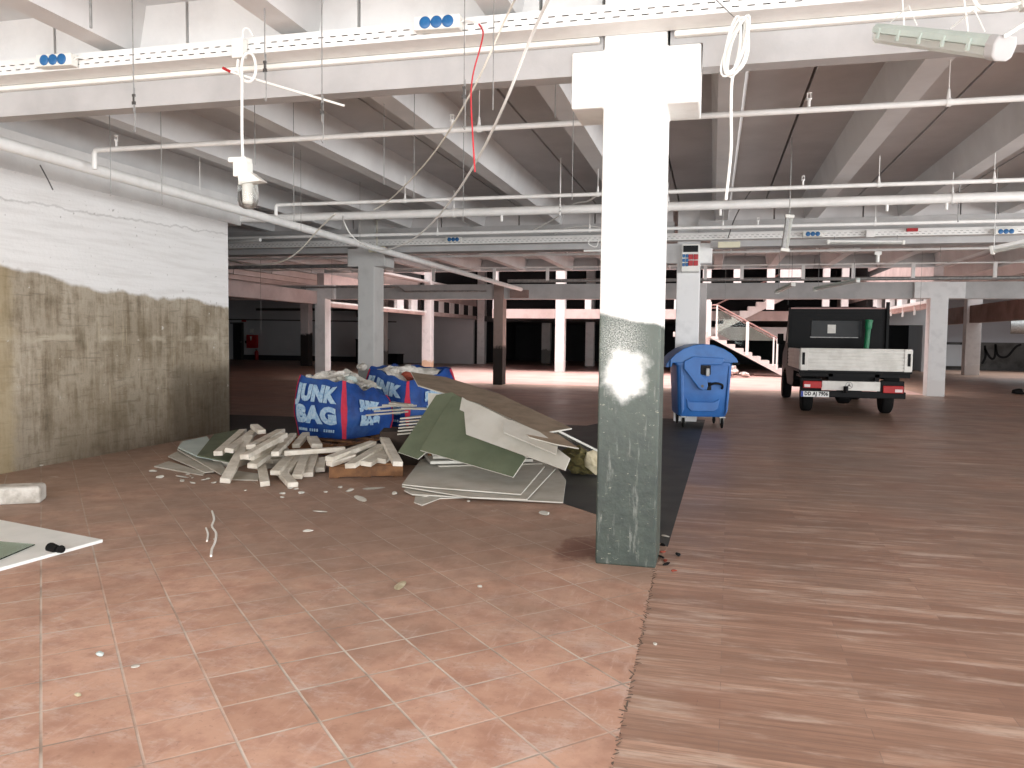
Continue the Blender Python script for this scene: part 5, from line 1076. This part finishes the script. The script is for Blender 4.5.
# headboard with ribbed panel and posts
m = MB(); m.bb((TX - 1.0, 18.86, .9), (TX + 1.0, 18.90, 2.18))
hb = part('headboard', m, 'truck_black', t, 'black ribbed headboard', bevel=.004)
m = MB()
for k in range(12): 
    z = 1.34 + k * .07
    if 1.52 < z < 1.93: m.bb((TX - .97, 18.845, z), (TX - .62, 18.865, z + .04)); m.bb((TX + .55, 18.845, z), (TX + .97, 18.865, z + .04))
    else: m.bb((TX - .97, 18.845, z), (TX + .97, 18.865, z + .04))
part('headboard_slats', m, 'truck_black', hb)
m = MB(); m.bb((TX - .55, 18.85, 1.55), (TX + .5, 18.87, 1.92)); part('rear_window', m, 'glass_dark', t, 'dark rear cab window', bevel=.01)
m = MB(); m.bb((TX - .56, 18.835, 1.53), (TX + .44, 18.86, 1.55)); part('window_trim', m, 'steel', t)
m = MB(); m.bb((TX - .2, 18.842, 1.63), (TX - .03, 18.856, 1.82)); part('window_reflection', m, 'alu', t, 'pale patch painted as a reflection in the window')  # pale plate standing in for a reflection on the glass
m = MB(); m.bb((TX + .99, 18.78, .9), (TX + 1.05, 18.9, 2.32)); part('headboard_post', m, 'truck_black', t, bevel=.006)
m = MB(); m.bb((TX - 1.03, 18.8, .9), (TX - .99, 18.9, 2.2)); part('headboard_post', m, 'truck_black', t, bevel=.006)
m = MB(); m.bb((TX - 1.0, 18.84, 2.17), (TX + 1.0, 18.92, 2.20)); part('top_rail', m, 'handrail', t, 'pinkish edge strip along the headboard top')
# cab: profile in the y-z plane
prof = [(18.95, .55), (18.95, 1.95), (19.05, 2.17), (19.3, 2.24), (20.3, 2.24), (20.7, 2.12), (21.35, 1.38), (21.95, 1.15), (22.05, .95), (22.05, .45), (21.6, .38), (21.55, .7), (21.0, .78), (20.6, .5), (20.5, .4), (19.2, .4)]
m = MB(); m.prism(prof, 'x', TX - .88, TX + .88); part('cab', m, 'truck_black', t, bevel=.03, smooth=True)
for s in (-1, 1):
    m = MB(); m.prism([(19.25, 1.35), (19.25, 2.0), (20.35, 2.02), (20.85, 1.4)], 'x', TX + s * .882 - .006, TX + s * .882 + .006); part('side_window', m, 'glass_dark', t)
    m = MB(); m.box((TX + s * 1.03, 20.9, 1.5), (.14, .1, .26)); m.cyl((TX + s * .9, 20.9, 1.42), (TX + s * 1.0, 20.9, 1.46), .02, 8); part('mirror', m, 'black', t, bevel=.02)
# chassis, axle, bumper beam
m = MB()
for s in (-1, 1): m.bb((TX + s * .42 - .04, 16.5, .58), (TX + s * .42 + .04, 21.2, .82))
for y in (16.6, 17.9, 19.2): m.bb((TX - .42, y, .62), (TX + .42, y + .08, .78))
part('chassis', m, 'black', t)
m = MB(); m.bb((TX - 1.0, 16.5, .76), (TX + 1.0, 16.56, .86)); part('rear_crossbar', m, 'black', t)
m = MB(); m.bb((TX - .58, 16.44, .50), (TX + .47, 16.48, .68)); bb_ = part('bumper_panel', m, 'alu', t, 'pale aluminium rear panel', bevel=.006)
ex, ez = TX - .09, .60
m = MB(); m.lathe((ex, 16.438, ez), [(.058, 0), (.068, .006), (.068, 0)], 24, (0, -1, 0))
m = MB()
for k in range(24):
    a0, a1 = 2 * math.pi * k / 24, 2 * math.pi * (k + 1) / 24
    m.beam((ex + .062 * math.cos(a0), 16.437, ez + .062 * math.sin(a0)), (ex + .062 * math.cos(a1), 16.437, ez + .062 * math.sin(a1)), .006, .010, (0, 1, 0))
for k in range(3):
    an = math.radians(90 + 120 * k); dx, dz = math.cos(an), math.sin(an); nx, nz = -dz, dx
    m.add([(ex + nx * .012, 16.434, ez + nz * .012), (ex - nx * .012, 16.434, ez - nz * .012), (ex + dx * .058, 16.434, ez + dz * .058), (ex, 16.438, ez)], [(0, 1, 2), (1, 0, 3), (0, 2, 3), (2, 1, 3)])
part('emblem', m, 'dark_steel', bb_, 'ringed three-pointed emblem')
m = MB(); m.bb((TX - .95, 16.46, .36), (TX + .93, 16.54, .49)); part('underrun_bar', m, 'black', t, bevel=.01)
m = MB(); m.bb((TX + .48, 16.46, .48), (TX + .9, 16.56, .70)); part('lamp_bracket', m, 'black', t, bevel=.01)
m = MB(); m.bb((TX - .98, 16.5, .48), (TX - .58, 16.56, .72)); part('lamp_bracket', m, 'black', t, bevel=.01)
for x0, x1, sp in ((TX - .93, TX - .59, TX - .80), (TX + .52, TX + .88, TX + .74)):
    z0, z1 = (.53, .67) if x0 < TX else (.47, .61)
    m = MB(); m.bb((x0, 16.425, z0), (x1, 16.5, z1)); lp = part('tail_lamp', m, 'lamp_red', t, 'red tail lamp', bevel=.012)
    m = MB(); m.bb((x0 + .02 if x0 < TX else x1 - .15, 16.415, z0 + .02), (x0 + .13 if x0 < TX else x1 - .02, 16.43, z0 + .075)); part('clear_lens', m, 'lamp_white', lp, 'clear lens section')
# number plate
m = MB(); m.bb((TX - .97, 16.42, .36), (TX - .45, 16.432, .47)); npl = part('number_plate', m, 'plate_white', t, 'white number plate', bevel=.003)
m = MB(); m.bb((TX - .97, 16.414, .362), (TX - .925, 16.421, .468)); part('country_band', m, 'plate_blue', npl, 'blue band of the plate')
lv, lf = text_mesh('DD AJ 7906', .1, .004, .43); m = MB(); m.add([(TX - .685 + p.x, 16.417, .415 + p.y) for p in lv], lf); part('plate_characters', m, 'black', npl, 'black plate characters')
m = MB(); m.box((TX - .15, 16.42, .52), (.08, .1, .13)); m.cyl((TX - .15, 16.36, .47), (TX - .15, 16.36, .58), .028, 10); part('tow_hitch', m, 'black', t, bevel=.01)
m = MB(); m.cyl((TX - .8, 17.43, .34), (TX + .8, 17.43, .34), .05, 10); m.lathe((TX - .2, 17.43, .34), [(.05, 0), (.16, .06), (.17, .16), (.16, .26), (.05, .34)], 16, (1, 0, 0)); part('rear_axle', m, 'black', t)
m = MB(); m.cyl((TX + .3, 16.6, .38), (TX + .3, 18.4, .38), .035, 10); part('exhaust', m, 'steel', t)
def wheel(x, y, w=.21, r=.34):
    m = MB(); m.lathe((x - w / 2, y, r), [(r * .6, .01), (r * .88, 0), (r * .97, .02), (r, .05), (r, w - .05), (r * .97, w - .02), (r * .88, w), (r * .6, w - .01)], 32, (1, 0, 0)); wh = part('wheel', m, 'rubber', t, smooth=True)
    m = MB(); m.lathe((x - w / 2 + .015, y, r), [(.05, 0), (.07, .015), (.16, .03), (.205, .0), (.21, w - .03), (.06, w - .03)], 24, (1, 0, 0)); part('rim', m, 'steel', wh, smooth=True)
for x in (TX - .76, TX + .76): wheel(x, 17.43)
for x in (TX - .82, TX + .82): wheel(x, 21.3)
for s in (-1, 1):
    m = MB(); m.bb((TX + s * .77 - .14, 16.93, .36), (TX + s * .77 + .14, 16.945, .84)); part('mud_flap', m, 'rubber', t)
    m = MB(); m.prism([(TX + s * .77 - .15, .70), (TX + s * .77 + .15, .70), (TX + s * .77 + .15, .76), (TX + s * .77 - .15, .76)], 'y', 17.0, 17.9); part('wheel_guard', m, 'black', t, bevel=.02)
# green drain pipe standing in the bed
t = thing('drain_pipe', (3.20, 18.3, .9), 'green plastic drain pipe standing upright in the truck bed', 'pipe')
a, b = Vector((3.17, 18.35, .905)), Vector((3.25, 18.45, 1.9)); dd = (b - a).normalized()
m = MB(); m.lathe(a, [(.055, 0), (.055, .82)], 20, dd); part('barrel', m, 'pvc_green', t, smooth=True)
m = MB(); m.lathe(a + dd * .82, [(.055, 0), (.072, .03), (.072, .16), (.082, .165), (.082, .20), (.066, .205), (.06, .1)], 20, dd); part('socket', m, 'pvc_green', t, smooth=True)

# ================================================================== STAIR, SACKS AND FAR WALL THINGS
t = thing('staircase', (1.2, 34, 0), 'pale concrete staircase with glass railing beyond the truck, two flights', 'staircase')
n = 11; x0, x1, z0 = -.12, 3.55, 1.77; go = (x1 - x0) / n; ri = z0 / n
pr = [(-.75, z0), (x0, z0)]
for k in range(n):
    pr += [(x0 + k * go, z0 - (k + 1) * ri), (x0 + (k + 1) * go, z0 - (k + 1) * ri)]
pr = pr[:-1] + [(x1, 0), (x1 - .75, 0), (x0 - .02, z0 - .22), (-.75, z0 - .22)]
m = MB(); m.prism(pr, 'y', 33.3, 34.55); part('lower_flight', m, 'stair_white', t)
m = MB(); m.bb((-1.6, 33.3, z0 - .2), (-.6, 36.0, z0)); part('landing', m, 'stair_white', t)
pr = [(-.65, z0)]
for k in range(10): pr += [(-.25 + k * .33, z0 + k * .185), (-.25 + k * .33, z0 + (k + 1) * .185)]
pr += [(3.2, z0 + 1.85), (3.2, z0 + 1.6), (-.25, z0 - .22), (-.65, z0 - .22)]
m = MB(); m.prism(pr, 'y', 34.8, 35.85); part('upper_flight', m, 'stair_white', t)
rl = [(-.16, 33.34, 2.86), (.12, 33.34, 2.88), (2.50, 33.34, 1.55)]
m = MB(); m.tube([V(*p) for p in rl], .035, 8); m.tube([V(*p) - V(0, 0, .12) for p in rl], .022, 8); part('handrail', m, 'handrail', t, 'pinkish steel handrail')
m = MB(); m.cyl((.0, 34.84, 2.9), (3.1, 34.84, 4.45), .035, 8); part('upper_handrail', m, 'handrail', t)
for x, w, zt, zb in ((-.14, .10, 3.0, 1.6), (.13, .07, 2.86, 1.5), (1.34, .12, 2.2, .85), (2.36, .06, 1.6, .45), (2.50, .07, 1.55, .3)):
    m = MB(); m.bb((x - w / 2, 33.27, zb), (x + w / 2, 33.33, zt)); part('baluster', m, 'white_metal', t)
m = MB(); m.add([(.15, 33.31, 1.75), (1.28, 33.31, 1.12), (1.28, 33.31, 2.12), (.15, 33.31, 2.74), (.15, 33.32, 1.75), (1.28, 33.32, 1.12), (1.28, 33.32, 2.12), (.15, 33.32, 2.74)], [(0, 1, 2, 3), (7, 6, 5, 4), (0, 4, 5, 1), (1, 5, 6, 2), (2, 6, 7, 3), (3, 7, 4, 0)]); part('glass_panel', m, 'pane', t, 'glass railing panel')
m = MB(); m.add([(1.41, 33.31, 1.05), (2.32, 33.31, .58), (2.32, 33.31, 1.54), (1.41, 33.31, 2.04), (1.41, 33.32, 1.05), (2.32, 33.32, .58), (2.32, 33.32, 1.54), (1.41, 33.32, 2.04)], [(0, 1, 2, 3), (7, 6, 5, 4), (0, 4, 5, 1), (1, 5, 6, 2), (2, 6, 7, 3), (3, 7, 4, 0)]); part('glass_panel', m, 'pane', t, 'glass railing panel')
for i, (x, y, r, f, lb) in enumerate([(.55, 32.2, .42, (1.5, .8, .62), 'larger white sack on the floor under the stair, beside the bin'), (-.15, 32.4, .28, (1.3, .8, .5), 'small white sack left of the larger one, half behind the bin'), (1.25, 32.3, .24, (1.5, .7, .4), 'flattened white sack right of the larger one under the stair')]):
    m = MB(); m.rock((x, y, r * f[2] * .75), r, 20 + i, f, 3, .9); mz = min(p.z for p in m.v)
    for p in m.v: p.z -= mz
    solo('sack', m, 'sack', lb, 'sack', 'white sacks under the stair', smooth=True)

t = thing('hose_cabinet', (-26, 41, .65), 'red fire hose cabinet on the far left white wall beside dark doorway', 'hose cabinet')
m = MB(); m.bb((-26.32, 40.82, .68), (-25.67, 41.04, 1.45)); part('body', m, 'fire_red', t, bevel=.015)
m = MB(); m.bb((-26.28, 40.805, .72), (-25.71, 40.825, 1.41)); part('door', m, 'fire_red', t, bevel=.01)
m = MB(); m.prism([(-26.08, 1.36), (-25.94, 1.36), (-25.99, 1.12), (-26.03, 1.12)], 'y', 40.797, 40.806); part('emblem', m, 'white_plastic', t, 'white mark on the cabinet door')
m = MB(); m.bb((-26.2, 40.99, 1.55), (-25.98, 41.04, 1.8)); solo('notice', m, 'plate_white', 'small pale notice on the wall above the red hose cabinet', 'notice')
m = MB(); m.bb((-26.72, 40.97, 2.2), (-26.45, 41.04, 2.34)); solo('small_sign', m, 'fire_red', 'small dark red sign above the dark doorway', 'sign')
t = thing('fire_extinguisher', (-25.7, 40.85, 0), 'dark red fire extinguisher standing below the hose cabinet', 'fire extinguisher')
m = MB(); m.lathe((-25.68, 40.86, 0), [(.10, 0), (.11, .03), (.11, .44), (.07, .52), (.03, .55)], 18); part('bottle', m, 'fire_red', t, smooth=True)
m = MB(); m.box((-25.68, 40.84, .58), (.06, .12, .05)); part('valve', m, 'black', t)
m = MB(); m.bb((-26.5, 40.97, .95), (-26.44, 41.04, 1.1)); solo('wall_switch', m, 'black', 'small dark switch on the white wall left of the hose cabinet', 'switch')
pipe('wall_conduit', [(-30, 40.9, 2.35), (-17, 40.9, 2.25)], .035, 'dark_steel', 'dark conduit running along the far left white wall')
m = MB(); m.bb((-25.6, 40.7, 2.85), (-18.9, 41.0, 2.98)); m.bb((-19.2, 40.5, 2.5), (-18.7, 41.0, 2.85)); solo('cable_duct', m, 'dark_steel', 'grey duct under the ceiling of the far left wall', 'duct')
for i, (x, w, h_) in enumerate(((-17.4, 1.5, 1.25), (-16.2, .8, .5))):
    m = MB(); m.bb((x - w / 2, 38.2, 0), (x + w / 2, 39, h_)); m.bb((x - w / 2 - .03, 38.15, h_), (x + w / 2 + .03, 39.05, h_ + .04)); solo('cabinet', m, 'black', ['tall dark cabinet standing in the shade right of the far-left column', 'low dark cabinet right of the tall one in the shade'][i], 'cabinet', bevel=.01)
t = thing('wire_rack', (-15.2, 44, 0), 'dim wire rack standing in the dark left of the atrium', 'rack')
m = MB()
for k in range(7): m.cyl((-16.2 + k * .4, 44, 0), (-16.2 + k * .4, 44, 2.3), .03, 6)
part('upright', m, 'steel', t)
m = MB()
for k in range(4): m.cyl((-16.3, 44, .5 + k * .55), (-13.7, 44, .5 + k * .55), .02, 6)
part('crossbar', m, 'steel', t)
m = MB(); m.bb((11.0, 46.7, 0), (11.75, 46.88, .95)); solo('cabinet', m, 'teal', 'teal cabinet at the far right wall, left of the white column', 'cabinet', bevel=.01)
m = MB(); m.bb((11.9, 46.75, .2), (13.0, 46.89, 1.35)); solo('wall_panel', m, 'pale_wall', 'pale panel on the dark dado left of the far right white column', 'panel', bevel=.01)
t = thing('fan_coil', (17.5, 42, 2.6), 'dark round duct unit under the ceiling at the far right', 'duct')
m = MB(); m.cyl((14.4, 44.5, 2.35), (19.5, 43.0, 2.4), .42, 20); part('duct', m, 'steel', t, smooth=True)
m = MB(); m.cyl((15.2, 44.2, 2.4), (15.2, 44.2, 3.5), .03, 8); m.cyl((18.2, 43.4, 2.4), (18.2, 43.4, 3.5), .03, 8); part('hanger', m, 'steel', t)
